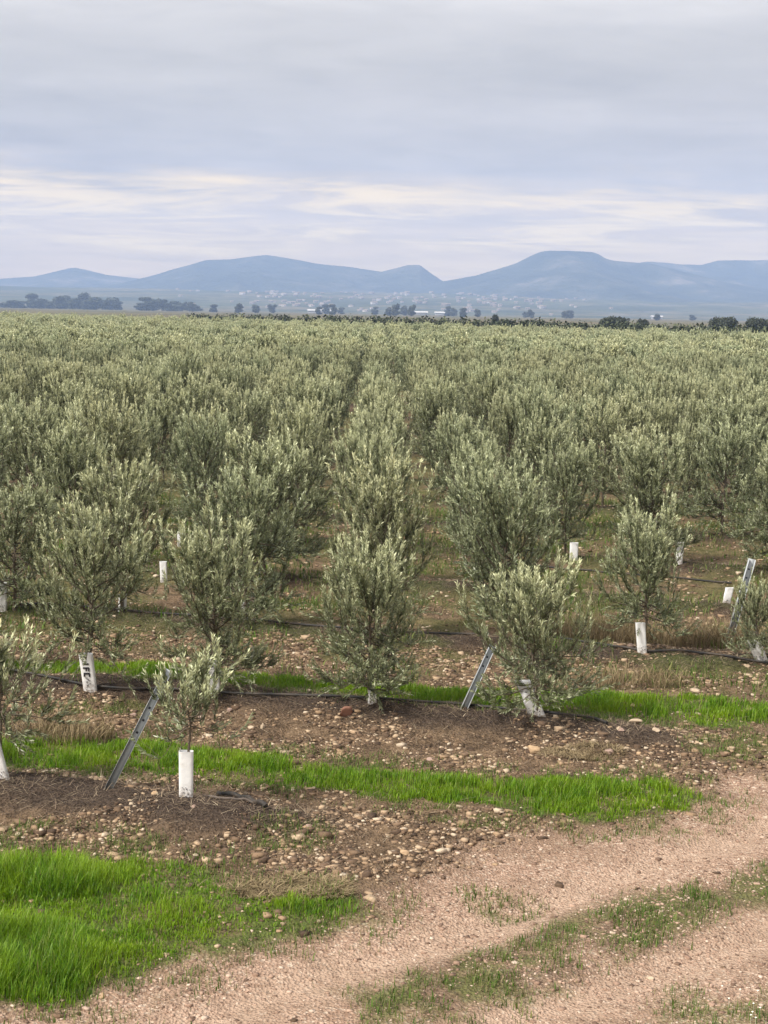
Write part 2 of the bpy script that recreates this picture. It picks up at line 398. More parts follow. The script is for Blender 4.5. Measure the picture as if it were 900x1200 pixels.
def m_rows(x, y):
    """(berm mulch, inter-row green) from the planting lattice"""
    u, v = uv(x, y); v = v + 0.06 * (fbm(x * .8, y * .8, 2, 31) - .5) * 2
    fr = v - np.floor(v + 0.5)
    k = sstep(-1.6, -1.3, v) * (1 - np.clip(sstep(-0.2, 0.2, polydist(x, y, ROAD)), 0, 1))
    d = np.abs(fr) * ROW_S
    berm = np.exp(-(d / 0.50) ** 2) * k * np.where(v < -.5, sstep(0.1, -0.7, u), 1) * np.where((v > -.5) & (v < .5), sstep(2.2, 1.4, u), 1)
    gr = sstep(0.62, 0.25, np.abs(np.abs(fr - 0.02) - 0.5) * ROW_S / 1.2) * sstep(0.45, 0.62, fbm(x * .7, y * .5, 3, 41)) * sstep(0.6, 1.0, v) * k
    return berm, gr
RUTS = [[gnd(*p) for p in [(0, 1260), (330, 1150), (560, 1080), (720, 1020), (900, 960), (1200, 900)]],
        [gnd(*p) for p in [(430, 1260), (650, 1170), (800, 1120), (900, 1085), (1200, 1020)]]]
def ground_z(x, y):
    x = np.asarray(x, float); y = np.asarray(y, float)
    near = sstep(60, 30, y) * sstep(30, 15, np.abs(x))
    z = 0.05 * (fbm(x * .35, y * .35, 3, 51) - .5) * 2 * sstep(400, 50, y)
    berm, _ = m_rows(x, y)
    z = z + 0.13 * berm
    rd = m_road(x, y)
    z = z - 0.07 * rd
    for P in RUTS: z = z - 0.045 * rd * np.exp(-(pathdist(x, y, P) / 0.22) ** 2)
    rough = 0.045 * (1 - 0.72 * rd)
    z = z + near * rough * (fbm(x * 3.3, y * 3.3, 4, 61, 0.6) - .5) * 2
    z = z + near * 0.02 * (1 - 0.7 * rd) * (fbm(x * 14, y * 14, 2, 71) - .5) * 2
    return z

def axis(lo, hi, a, b, d, growth, far_lo, far_hi):
    c = np.arange(a, b + 1e-6, d)
    up, s = [], d
    q = b
    while q < far_hi: s *= growth; q += s; up.append(q)
    dn, s, q = [], d, a
    while q > far_lo: s *= growth; q -= s; dn.append(q)
    return np.concatenate([np.array(dn[::-1]), c, np.array(up)])
gx = axis(0, 0, -5.6, 5.8, 0.042, 1.15, -5500, 5500)
gy = axis(0, 0, 8.8, 21.5, 0.044, 1.06, -60, 5700)
GX, GY = np.meshgrid(gx, gy)
fx_, fy_ = GX.ravel(), GY.ravel()
GZ = ground_z(fx_, fy_)
rd = m_road(fx_, fy_); berm, gr = m_rows(fx_, fy_)
gg = np.zeros_like(rd)
for k in 'ABD': gg = np.maximum(gg, m_grass(k, fx_, fy_) * (.35 + .5 * sstep(.35, .6, fbm(fx_ * 4, fy_ * 4, 3, 87))))
cen = m_center(fx_, fy_) * rd
gg = np.maximum(gg, np.maximum(cen * 0.6 * sstep(.35, .6, fbm(fx_ * 5, fy_ * 5, 3, 85)), m_sparse(fx_, fy_) * 0.4 * sstep(.35, .6, fbm(fx_ * 2.5, fy_ * 2.5, 3, 83))))
gg = np.maximum(gg, gr * 0.6)
gg = np.maximum(gg, .38 * sstep(.3, .8, uv(fx_, fy_)[1]) * sstep(.36, .60, fbm(fx_ * 1.4, fy_ * 1.2, 4, 95)) * (1 - rd))
gg = np.maximum(gg, 0.22 * sstep(300, 600, fy_))
rut = np.zeros_like(rd)
for P in RUTS: rut = np.maximum(rut, np.exp(-(pathdist(fx_ + .1 * (fbm(fx_ * 2, fy_ * 2, 2, 93) - .5), fy_, P) / 0.30) ** 2))
rut = rut * rd * (1 - cen)
mask = np.stack([rd * (1 - cen * 0.7), gg, np.clip(berm * 1.3, 0, 1) * (1 - rd), np.ones_like(rd)], -1)
mask[:, 3] = rut
nx, ny = len(gx), len(gy)
I, J = np.meshgrid(np.arange(ny - 1), np.arange(nx - 1), indexing='ij')
F = np.stack([I * nx + J, I * nx + J + 1, (I + 1) * nx + J + 1, (I + 1) * nx + J], -1).reshape(-1, 4)
obj('ground', mesh_np('ground', np.stack([fx_, fy_, GZ], -1), F, M_GROUND, True, {'mask': ('FLOAT_COLOR', mask)}), kind='structure',
    label='stony brown orchard soil with a pale gravel track crossing it', category='ground')
print('ground', nx, ny)
def gz(x, y): return float(ground_z(np.array([x]), np.array([y]))[0])

# ------------------------------------------------------------------ far hills
def heightfield(name, prof, Y0, depth, seed, label, nu=150, nv=46, rough=0.10):
    """ridge whose skyline at distance Y0 follows the given skyline points"""
    P = np.array([at_y(px, py, Y0) for px, py in prof])
    xs = np.linspace(P[0, 0], P[-1, 0], nu); zs = np.interp(xs, P[:, 0], P[:, 2])
    vv = np.linspace(-1, 1, nv)
    U, V = np.meshgrid(xs, vv, indexing='ij'); Z = np.repeat(zs[:, None], nv, 1)
    sh = np.where(V < 0, np.clip(1 + V, 0, 1) ** 1.35, np.clip(1 - V, 0, 1))
    n = fbm(U / 420, V * depth / 420, 5, seed, 0.55) - .5
    rdg = np.abs(fbm(U / 260 + V * 1.3, V * depth / 900, 4, seed + 9) - .5)
    Zf = Z * sh * (1 - 1.6 * rdg * (1 - sh) * 2) + Z * n * rough * 4 * sh * (1 - sh) + zs.max() * 0.02 * (fbm(U / 90, V * depth / 90, 3, seed + 3) - .5) * sh
    Yv = Y0 + np.where(V < 0, V * depth, V * 420)
    Xv = U * (1 + 0.0 * V)
    k, l = U.shape
    I, J = np.meshgrid(np.arange(k - 1), np.arange(l - 1), indexing='ij')
    F = np.stack([I * l + J, (I + 1) * l + J, (I + 1) * l + J + 1, I * l + J + 1], -1).reshape(-1, 4)
    obj(name, mesh_np(name, np.stack([Xv, Yv, Zf - 3], -1).reshape(-1, 3), F, M_HILL, True), kind='structure', label=label, category='hill')
heightfield('hill', [(-420, 345), (-250, 322), (-80, 330), (0, 325), (40, 322), (70, 315), (86, 311), (100, 314), (125, 320), (170, 325), (260, 335), (330, 362)], 5750, 900, 101, 'faint blue cone shaped hill at the far end of the range')
heightfield('hill', [(20, 362), (110, 335), (165, 325), (200, 315), (240, 302), (270, 300), (312, 295), (340, 300), (370, 306), (400, 309), (450, 316), (520, 330), (640, 362)], 5400, 1500, 131, 'broad blue mountain with a gently rounded summit')
heightfield('hill', [(380, 362), (425, 325), (450, 315), (478, 308), (492, 308), (505, 318), (518, 327), (545, 340), (590, 362)], 5250, 800, 151, 'small steep sided knoll beside the flat topped mountain')
heightfield('hill', [(440, 362), (515, 328), (560, 320), (585, 312), (605, 306), (622, 297), (636, 291.5), (645, 290.5), (665, 290), (692, 290.5), (700, 293), (708, 298), (720, 301.5), (760, 305), (800, 316), (860, 330), (960, 345), (1080, 362)], 5000, 1300, 171, 'flat topped blue mountain with steep shoulders', 200)
heightfield('hill', [(640, 345), (700, 310), (760, 304), (800, 307), (822, 307), (842, 302), (870, 301), (905, 301), (960, 306), (1050, 298), (1180, 312), (1350, 340)], 5650, 1100, 191, 'long pale ridge running behind the flat topped mountain')
def foot_z(x, y):
    x = np.asarray(x, float); y = np.asarray(y, float)
    return (sstep(2400, 4600, y) * 54 * (0.75 + 0.5 * fbm(x / 700, y / 700, 3, 211)) + 10 * sstep(2400, 3300, y) * (fbm(x / 160, y / 160, 3, 221) - .5)) - 2 + 2.5 * sstep(2350, 2500, y)
fx2, fy2 = np.meshgrid(np.arange(-3000, 3001, 45.), np.arange(2300, 5000, 45.), indexing='ij')
k, l = fx2.shape
I, J = np.meshgrid(np.arange(k - 1), np.arange(l - 1), indexing='ij')
F = np.stack([I * l + J, (I + 1) * l + J, (I + 1) * l + J + 1, I * l + J + 1], -1).reshape(-1, 4)
obj('foothills', mesh_np('foothills', np.stack([fx2, fy2, foot_z(fx2, fy2)], -1).reshape(-1, 3), F, M_FOOT, True), kind='structure', label='low hazy foothills with fields below the mountains', category='hills')

# ------------------------------------------------------------------ far town
def house_mesh(w, d, h, rh, seed):
    b = MB(); b.box((0, 0, h / 2 - 1.5), (w, d, h + 3))
    n0 = sum(len(f) for f in b.f)
    e = 0.5
    V = [(-w/2-e, -d/2-e, h), (w/2+e, -d/2-e, h), (w/2+e, d/2+e, h), (-w/2-e, d/2+e, h), (-w/2-e, 0, h + rh), (w/2+e, 0, h + rh)]
    b.add(V, [[0, 1, 5, 4], [2, 3, 4, 5]]); b.add(V, [[0, 4, 3], [1, 2, 5]])
    b.add(V, [[0, 3, 2, 1]])
    n1 = sum(len(f) for f in b.f)
    k = max(2, int(w / 5))
    for q in range(k):
        for zf in np.arange(1.8, h - 0.8, 3.0): b.box((-w/2 + (q + .5) * w / k, -d/2 - 0.05, zf), (1.4, 0.2, 1.5))
    n2 = sum(len(f) for f in b.f)
    return mesh_np('house', np.vstack(b.v), np.vstack(b.f), [M_WALL, M_ROOF, M_WIN], fmat=[0] * n0 + [1] * (n1 - n0) + [2] * (n2 - n1))
hm = [house_mesh(8, 7, 3, 1.0, 0), house_mesh(10, 7, 4.2, 1.0, 1), house_mesh(6, 6, 2.6, 0.9, 2), house_mesh(13, 8, 5, 1.0, 3)]
r2 = np.random.default_rng(3)
cnt = 0
def house(x, y, k):
    obj('house', hm[k], None, (x, y, float(foot_z(x, y))), category='house', group='pale houses of the far town',
        label='tiny pale house in the hazy far town below the mountains').rotation_euler = (0, 0, float(r2.normal(0, 0.35)))
while cnt < 190:
    px = r2.choice([r2.normal(460, 80), r2.normal(570, 45), r2.normal(345, 40), r2.uniform(200, 720)], p=[.42, .22, .2, .16])
    py = r2.uniform(343, 358)
    Y = 2600 + (360 - py) / 17 * 1700
    p = at_y(px, py, Y + r2.normal(0, 120)); 
    if not 2550 < p[1] < 4500: continue
    house(p[0], p[1], int(r2.choice(4, p=[.35, .3, .25, .1]))); cnt += 1
for px, Y, L, lab in ((378, 2150, 40, 'long low white shed on the plain below the town'), (492, 2100, 20, 'white shed beside tall dark trees on the far plain'),
                      (520, 2200, 24, 'white shed with pale roof behind the far tree clump'), (770, 2200, 14, 'small white shed on the plain under the long ridge')):
    p = at_y(px, 362, Y)
    s = empty('shed', (p[0], Y, 0), 0, 1, label=lab, category='shed')
    b = MB(); b.box((0, 0, 1.9), (L, 14, 4)); obj('wall', b.mesh('wall', M_SHED), s)
    b = MB(); V = [(-L/2-1, -8, 3.8), (L/2+1, -8, 3.8), (L/2+1, 8, 3.8), (-L/2-1, 8, 3.8), (-L/2-1, 0, 5.4), (L/2+1, 0, 5.4)]
    b.add(V, [[0, 1, 5, 4], [2, 3, 4, 5]]); b.add(V, [[0, 4, 3], [1, 2, 5]]); obj('roof', b.mesh('roof', M_SHED), s)

# ------------------------------------------------------------------ far trees
def clump_crown(name, mat, lobes, n, size, seed):
    """crown as leaf clumps spread through several uneven lobes"""
    r = np.random.default_rng(seed)
    C, D = [], []
    w = np.array([l[3] * l[4] * l[5] for l in lobes]); w = w / w.sum()
    for q, (cx, cy_, cz, rx, ry, rz) in enumerate(lobes):
        k = int(n * w[q]) + 20
        d = r.normal(size=(k, 3)); d /= np.linalg.norm(d, axis=1)[:, None]
        rad = r.uniform(0.45, 1.0, (k, 1)) ** 0.5 * r.uniform(0.85, 1.1, (k, 1))
        C.append(np.array([cx, cy_, cz]) + d * rad * np.array([rx, ry, rz])); D.append(d)
    C = np.vstack(C); D = np.vstack(D); k = len(C)
    N = D + r.normal(0, .6, (k, 3)); N /= np.linalg.norm(N, axis=1)[:, None]
    A = np.cross(N, r.normal(size=(k, 3))); A /= np.linalg.norm(A, axis=1)[:, None]; B = np.cross(N, A)
    s = size * r.uniform(.6, 1.4, (k, 1))
    V = np.stack([C - A * s, C - B * s * .6, C + A * s, C + B * s * .6], 1).reshape(-1, 3)
    i = np.arange(k)[:, None] * 4
    F = np.concatenate([np.hstack([i, i + 1, i + 2]), np.hstack([i, i + 2, i + 3])])
    return mesh_np(name, V, F, mat)
def far_tree(name, kind, r):
    b = MB()
    if kind == 'oak':
        lobes = [(r.uniform(-.55, .55), r.uniform(-.5, .5), r.uniform(.5, .66), r.uniform(.32, .5), r.uniform(.32, .5), r.uniform(.22, .30)) for _ in range(9)]
        lobes.append((0, 0, .55, .75, .7, .30))
        cm = clump_crown('crown', M_OAK, lobes, 2600, 0.055, int(r.integers(1e6)))
        b.tube([(0, 0, -.05), (.02, 0, .2), (0, .02, .5)], [.06, .05, .03], 6)
        for q in range(5):
            a = q * 1.3; b.tube([(0, 0, .22), (.25 * math.cos(a), .25 * math.sin(a), .42), (.5 * math.cos(a), .5 * math.sin(a), .55)], [.03, .02, .01], 4)
    else:
        lobes = [(r.uniform(-.16, .16), r.uniform(-.16, .16), zc, r.uniform(.12, .22), r.uniform(.12, .22), r.uniform(.12, .2)) for zc in r.uniform(.16, .86, 12)]
        cm = clump_crown('crown', M_GROVE, lobes, 1500, 0.05, int(r.integers(1e6)))
        b.tube([(0, 0, -.02), (.01, 0, .35), (0, .01, .85)], [.025, .02, .006], 6)
        for q in range(6):
            a = q * 1.1; zc = .25 + .08 * q; b.tube([(0, 0, zc), (.16 * math.cos(a), .16 * math.sin(a), zc + .14)], [.012, .004], 4)
    return cm, b.mesh('trunk', M_BARK)
rt = np.random.default_rng(21)
oakm = [far_tree('oak', 'oak', rt) for _ in range(3)]
grovem = [far_tree('grove', 'grove', rt) for _ in range(5)]
def put_far(name, meshes, x, y, wid, hgt, rz, **props):
    t = empty(name, (x, y, -0.1), rz, (wid, wid, hgt), **props)
    obj('trunk', meshes[1], t); obj('crown', meshes[0], t)
# four dark round evergreen oaks standing at the right of the field edge
OAKY = 330
for q, (px, top, wpx, lab) in enumerate(((718, 370, 38, 'low wide dark evergreen oak, larger of a pair behind the olive field'), (752, 373.5, 18, 'small dark evergreen oak beside a larger one behind the olive field'),
                                        (848, 370, 30, 'dark rounded evergreen oak like an umbrella behind the olive field'), (889, 371.5, 34, 'dark evergreen oak beyond the rounded one at the field edge'),
                                        (581, 368, 10, 'lone small dark bush standing above the far hedge line'))):
    Y = OAKY if q < 4 else 420
    p = at_y(px, top, Y); put_far('oak_tree', oakm[q % 3], p[0], Y, wpx / FPX * Y * 0.56, p[2] / 0.90, q * 1.7, label=lab, category='tree')
# grove of tall thin-crowned trees at the left
for px, top, wpx in ((14, 351, 16), (37, 344, 15), (52, 349, 14), (68, 346, 15), (78, 345, 12), (97, 343, 17), (112, 347, 16), (128, 345, 13), (130, 348, 16), (88, 349, 14), (5, 353, 15), (25, 352, 15), (45, 352, 15), (60, 352, 15), (104, 351, 15), (120, 351, 15), (-12, 350, 16), (72, 353, 14), (138, 353, 12)):
    Y = 2000 + rt.uniform(-80, 80); p = at_y(px, top, Y)
    put_far('grove_tree', grovem[rt.integers(5)], p[0], Y, wpx / FPX * Y * 1.9, p[2] / 1.0, rt.uniform(0, 6), label='tall hazy tree in the long grove beyond the brown field', category='tree', group='trees of the long far grove')
for px, top, wpx in ((172, 347, 16), (190, 350, 13), (206, 352, 12), (222, 351, 12), (180, 351, 13), (165, 354, 12), (198, 354, 12), (214, 354, 12), (232, 356, 11)):
    Y = 1900 + rt.uniform(-60, 60); p = at_y(px, top, Y)
    put_far('grove_tree', grovem[rt.integers(5)], p[0], Y, wpx / FPX * Y * 1.9, p[2] / 1.0, rt.uniform(0, 6), label='hazy tree in the short clump beyond the brown field', category='tree', group='trees of the short far clump')
for px, top, wpx in ((280, 356, 10), (300, 357, 10), (319, 357, 10), (382, 357, 9), (390, 356, 9), (374, 359, 8), (400, 360, 8), (440, 359, 9), (455, 358, 8), (463, 356, 10), (473, 356, 9), (482, 357, 9), (525, 359, 8), (532, 359, 9), (543, 361, 8), (560, 362, 8), (617, 364, 8), (668, 364, 9), (622, 363, 8), (662, 365, 8), (250, 357, 11), (770, 369, 8), (812, 371, 8)):
    Y = 1700 + rt.uniform(-250, 250); p = at_y(px, top, Y)
    put_far('grove_tree', grovem[rt.integers(5)], p[0], Y, wpx / FPX * Y * 1.8, max(p[2], 7) / 0.95, rt.uniform(0, 6), label='small hazy tree on the far plain below the town', category='tree', group='scattered trees on the far plain')
# hedge along the far edge of the field
EDGE0, EDGE1 = gnd(0, 366, 2.6), gnd(900, 389, 2.6)
def field_limit(x): return EDGE0[1] + (EDGE1[1] - EDGE0[1]) * (x - EDGE0[0]) / (EDGE1[0] - EDGE0[0])
def hedge(pts, label, seed):
    r = np.random.default_rng(seed); lob = []
    tx = [p[0] for p in pts]; ty = [p[1] for p in pts]
    for px in np.arange(tx[0], tx[-1], 2.0):
        d = ray(px, np.interp(px, tx, ty)); Y = 300.0
        for _ in range(6): Y = field_limit(d[0] / d[1] * Y) + 14
        top = CAMH + d[2] / d[1] * Y; h = top * r.uniform(.80, 1.04)
        lob.append((d[0] / d[1] * Y, Y + r.normal(0, .7), h * .5, r.uniform(.8, 1.4), 1.1, h * .5))
    obj('hedge', clump_crown('hedge', M_HEDGE, lob, len(lob) * 45, 0.26, seed), label=label, category='hedge')
hedge([(222, 366.5), (300, 367), (450, 369.5), (600, 372), (760, 377), (930, 381.5), (1000, 384)], 'long dark hedge along the far edge of the olive field', 5)

# ------------------------------------------------------------------ olive trees
def olive(seed, H, W, bare, nl, step, llen, lwid, droop=0.0, shoot=1.0, dens=1.0):
    r = np.random.default_rng(seed)
    wood = MB()
    th = H * 0.62
    wob = np.cumsum(r.normal(0, 0.02, (7, 2)), 0)
    tz = np.linspace(0, th, 7); TP = np.column_stack([wob[:, 0] - wob[0, 0], wob[:, 1] - wob[0, 1], tz])
    TP[0, 2] = -0.12
    wood.tube(TP, np.linspace(0.026, 0.010, 7) * H / 2, 7)
    def trunk_at(zv): return np.array([np.interp(zv, tz, TP[:, 0]), np.interp(zv, tz, TP[:, 1]), zv])
    SH = []     # p0, dir, len, curve
    for k in range(nl):
        t = (k + r.uniform(.1, .9)) / nl
        h0 = bare + (th - bare) * t ** 1.25
        az = k * 2.39996 + r.normal(0, .35)
        prof = np.interp(t, [0, .3, .65, 1], [.72, 1.0, .88, .45])
        reach = W / 2 * prof * r.uniform(.62, 1.12)
        top = H * np.interp(t, [0, .2, .5, 1], [.30, .50, .80, .92]) * r.uniform(.84, 1.06)
        if r.random() < droop * (1 - t) * 1.6: top = max(0.12 * H, h0 - r.uniform(0.0, .18) * H)
        P0 = trunk_at(h0); o = np.array([math.cos(az), math.sin(az), 0])
        P2 = P0 * [1, 1, 0] + o * reach + [0, 0, top]
        P1 = P0 + o * reach * .75 + [0, 0, (top - h0) * .30]
        s = np.linspace(0, 1, 7)[:, None]
        Q = (1 - s) ** 2 * P0 + 2 * s * (1 - s) * P1 + s * s * P2
        Q[1:] += r.normal(0, .012, (6, 3))
        wood.tube(Q, np.linspace(.010, .0025, 7) * H / 2, 4, False)
        Lg = np.linalg.norm(np.diff(Q, axis=0), axis=1).sum()
        ns = int((Lg * 15 + 3) * dens)
        for sv in np.sort(r.uniform(.12, 1, ns)):
            p = np.array([np.interp(sv, s[:, 0], Q[:, c]) for c in range(3)])
            tg = Q[min(6, int(sv * 6) + 1)] - Q[max(0, int(sv * 6) - 1)]; tg /= np.linalg.norm(tg) + 1e-9
            d = tg * .45 + np.array([0, 0, .75]) + o * .22 + r.normal(0, .36, 3)
            if t < .35: d[2] -= (.35 + .6 * droop) * (1 - t / .35)
            d /= np.linalg.norm(d)
            SH.append((p, d, r.uniform(.12, .33) * shoot * (0.75 + .45 * sv), r.uniform(-.35, .8)))
        SH.append((Q[-1], (lambda d: d / np.linalg.norm(d))(Q[-1] - Q[-2] + [0, 0, .05]), r.uniform(.20, .42) * shoot, .8))
    for k in range(int(9 * dens)):
        p = trunk_at(th * r.uniform(.7, 1)); d = np.array([r.normal(0, .3), r.normal(0, .3), 1]); d /= np.linalg.norm(d)
        Lc = (H - p[2]) * r.uniform(.6, 1.02)
        for sv in np.linspace(0.05, .8, 9):
            dd = d + r.normal(0, .38, 3); dd[2] = abs(dd[2]); dd /= np.linalg.norm(dd)
            SH.append((p + d * Lc * sv, dd, r.uniform(.12, .24) * shoot, .3))
        SH.append((p + d * Lc * .55, d, Lc * .45, .1)); wood.tube([p, p + d * Lc * .6], [.005, .002], 3, False)
    for k in range(int(26 * dens)):      # long upright plumes of new growth through the top of the crown
        a = r.uniform(0, 6.28); q = math.sqrt(r.random()) * W * .46; zt = H * (.96 - .34 * (q / (W * .46)) ** 2) * r.uniform(.82, 1.02)
        Lc = r.uniform(.22, .40) * shoot * min(1, H / 1.9); d = np.array([math.cos(a) * .35 * q / W + r.normal(0, .12), math.sin(a) * .35 * q / W + r.normal(0, .12), 1.0]); d /= np.linalg.norm(d)
        SH.append((np.array([math.cos(a) * q, math.sin(a) * q, zt - Lc]), d, Lc * 1.15, .15))
    for k in range(int(70 * droop * dens * 1.6)):      # leafy skirt round the lower trunk
        a = r.uniform(0, 6.28); zt = r.uniform(bare * .6, H * .42); q = r.uniform(.02, .30) * W * .8
        d = np.array([math.cos(a), math.sin(a), r.uniform(-.9, .5)]); d /= np.linalg.norm(d)
        SH.append((np.array([math.cos(a) * q, math.sin(a) * q, zt]), d, r.uniform(.12, .26), -.2)); wood.tube([trunk_at(min(th, zt + .1)), (math.cos(a) * q, math.sin(a) * q, zt)], [.004, .0028], 3, False)
    # leaves in opposite pairs along each shoot
    LP, LD, LN, LY = [], [], [], []
    for (p, d, L, cv) in SH:
        n = max(2, int(L / step)); s = (np.arange(n) + .6) / n
        up = np.array([0, 0, 1.0])
        ax = d[None] + up[None] * cv * s[:, None]; ax /= np.linalg.norm(ax, axis=1)[:, None]
        pos = p + ax * (L * s)[:, None]
        a = np.cross(d, [0.3, 0.2, 1.0]); a /= np.linalg.norm(a) + 1e-9; b = np.cross(d, a)
        ph = np.arange(n) * (math.pi / 2) + r.uniform(0, 6) + r.normal(0, .3, n)
        side = a * np.cos(ph)[:, None] + b * np.sin(ph)[:, None]
        for sg in (1, -1):
            sp_ = r.uniform(.30, .85, (n, 1))
            ld = ax + side * sg * sp_; ld /= np.linalg.norm(ld, axis=1)[:, None]
            LP.append(pos); LD.append(ld); LN.append(np.cross(ld, np.cross(ax, ld)))
            hh = np.clip((pos[:, 2] / H - .45) / .5, 0, 1)
            LY.append(np.clip((s - .25) / .6, 0, 1) * (.25 + .75 * hh) * r.uniform(.4, 1, n))
        if L > .1: wood.tube([p, p + ax[-1] * L], [.0028, .0012], 3, False)
    LP, LD, LN, LY = np.vstack(LP), np.vstack(LD), np.vstack(LN), np.concatenate(LY)
    k = len(LP)
    LN = LN + r.normal(0, .35, (k, 3)); LN /= np.linalg.norm(LN, axis=1)[:, None] + 1e-9
    S = np.cross(LD, LN); S /= np.linalg.norm(S, axis=1)[:, None] + 1e-9
    l = llen * r.uniform(.7, 1.2, (k, 1)); w = lwid * r.uniform(.75, 1.2, (k, 1))
    V = np.stack([LP, LP + LD * l * .5 + S * w / 2 + LN * w * .12, LP + LD * l, LP + LD * l * .5 - S * w / 2 + LN * w * .12], 1).reshape(-1, 3)
    i = np.arange(k)[:, None] * 4
    F = np.concatenate([np.hstack([i, i + 1, i + 2]), np.hstack([i, i + 2, i + 3])])
    crown = mesh_np('crown', V, F, M_LEAF, False, {'young': ('FLOAT', np.repeat(LY, 4))})
    return crown, wood.mesh('trunk', M_BARK), k
SPEC = [dict(H=2.35, W=1.55, bare=.55, nl=32, droop=.2), dict(H=2.0, W=1.15, bare=.12, nl=36, droop=.6), dict(H=1.85, W=1.5, bare=.30, nl=34, droop=.5),
        dict(H=2.1, W=1.35, bare=.50, nl=32, droop=.2), dict(H=2.3, W=1.45, bare=.24, nl=36, droop=.4), dict(H=2.3, W=1.55, bare=.22, nl=36, droop=.45),
        dict(H=2.4, W=1.35, bare=.30, nl=34, droop=.3), dict(H=2.15, W=1.5, bare=.20, nl=34, droop=.5)]
PROTO = []
for q, sp_ in enumerate(SPEC):
    PROTO.append(olive(300 + q, step=.0165, llen=.060, lwid=.0140, **sp_))
SAP = olive(331, 1.35, .80, .66, 15, .018, .062, .0165, 0.05, .95, .42)
SAP2 = olive(337, 1.35, 1.0, .55, 17, .018, .062, .0165, 0.5, 1.0, .45)
print('leaves', [p[2] for p in PROTO], SAP[2])

SPECIAL = {   # (i, j): (foot pixel, proto, height m or None, label)
 (-2, 0): ((105, 816), 0, 2.35, 'olive tree with bare trunk above a white guard lettered IFC'),
 (-1, 0): ((254, 822), 5, 2.25, 'wide olive tree directly behind the sapling with the leaning stake'),
 (0, 0): ((435, 838), 1, 2.0, 'narrow flame shaped olive bush leafy to the ground beside the red stone'),
 (1, 0): ((628, 850), 2, 1.85, 'round olive tree on a crumpled guard with a stake leaning under it'),
 (2, 1): ((752, 775), 3, 2.1, 'olive tree on a short straight white guard between tufts of dry grass'),
 (3, 1): ((886, 783), 7, 1.2, 'drooping low olive tree over a tilted white guard and a steel stake'),
 (1, 1): ((590, 762), 4, 2.25, 'tall olive tree right behind the round one with the crumpled guard'),
 (0, 1): ((440, 750), 6, 2.35, 'tall olive tree right behind the narrow flame shaped bush'),
 (-1, 1): ((287, 737), 5, 2.2, 'olive tree behind the wide one in the row beyond the green strip'),
 (-2, 1): ((143, 727), 4, 2.2, 'olive tree behind the one whose guard is lettered IFC'),
 (-1, -1): ((218, 951), 'sap', 1.34, 'small olive sapling with a thin stem in a plain white guard'),
 (-2, -1): ((2, 928), 'sap2', 1.42, 'young olive sapling with drooping twigs at the start of the first row'),
}
def olive_tree(x, y, pr, sc, rz, label, group=None):
    t = empty('olive_tree', (x, y, gz(x, y)), rz, sc, label=label, category='tree')
    if group: t['group'] = group
    obj('trunk', pr[1], t); obj('crown', pr[0], t)
    return t
ro = np.random.default_rng(77)
for (i, j), (px, pid, h, lab) in SPECIAL.items():
    p = gnd(*px); pr = SAP if pid == 'sap' else SAP2 if pid == 'sap2' else PROTO[pid]
    h0 = 1.35 if isinstance(pid, str) else SPEC[pid]['H']
    olive_tree(p[0], p[1], pr, h / h0 * (.93 if isinstance(pid, str) else .88 if j == 0 or i > 1 else 1.0), (i * 1.7 + j) % 6.28, lab)
cand = []
SEEN = [gnd(*p) for p in ((672, 663), (795, 668), (192, 683), (212, 641))]
for j in range(-1, 180):
    for i in range(-150, 200):
        if (i, j) in SPECIAL: continue
        if j == -1 and i > -1: continue
        if j == 0 and i > 1: continue
        if j in (1, 2, 3) and i > 4 + 2 * j: continue
        p = LO + i * LA + j * LB
        if p[1] < 8 or p[1] > field_limit(p[0]) or abs(p[0]) > 0.30 * p[1] + 5: continue
        if j > 2 and ro.random() < .055: continue
        p = p + ro.normal(0, .11, 2)
        if any(gy_ - 14 < p[1] < gy_ - .8 and p[1] > 17.5 and abs(p[0] - gx_ * p[1] / gy_) < .62 for gx_, gy_ in SEEN): continue
        vis = abs(p[0]) < 0.252 * p[1] + 0.75
        cand.append((p[1], p[0], j, i, vis))
cand.sort()
near, far = [], []
for y, x, j, i, vis in cand: (near if vis and len(near) < 286 else far).append((x, y, j, i))
NUM = ['no', 'one', 'two', 'three', 'four', 'five', 'six', 'seven', 'eight', 'nine', 'ten', 'eleven', 'twelve', 'thirteen', 'fourteen', 'fifteen', 'sixteen', 'seventeen', 'eighteen', 'nineteen', 'twenty']
ANCH = {-2: ('tree with the lettered guard', 0), -1: ('wide olive behind the staked sapling', 0), 0: ('narrow flame shaped bush', 0), 1: ('round olive with the crumpled guard', 0), 2: ('olive on the short straight guard', 1), 3: ('drooping olive with the tilted guard', 1)}
for x, y, j, i in near:
    k = int(ro.integers(8)); h = np.clip(ro.normal(2.22, .22), 1.6, 2.75)
    grp = 'olive trees in the rows of the field'
    if i in ANCH and 1 <= j - ANCH[i][1] <= 12:
        n_ = j - ANCH[i][1]; lab = 'olive tree %s row%s straight behind the %s' % (NUM[n_], '' if n_ == 1 else 's', ANCH[i][0])
    else:
        grp = 'olive trees %s rows behind the lettered guard' % NUM[max(j, 0)] if 0 < j <= 20 else grp
        lab = 'feathery grey green olive tree in the row %s rows behind the lettered guard' % NUM[j] if 0 < j <= 20 else 'feathery grey green olive tree in the dense rows of the middle field'
    olive_tree(x, y, PROTO[k], (h / SPEC[k]['H'] * ro.uniform(.82, 1.06),) * 2 + (h / SPEC[k]['H'],), float(ro.uniform(0, 6.28)), lab, grp)
print('olives', len(near), len(far))

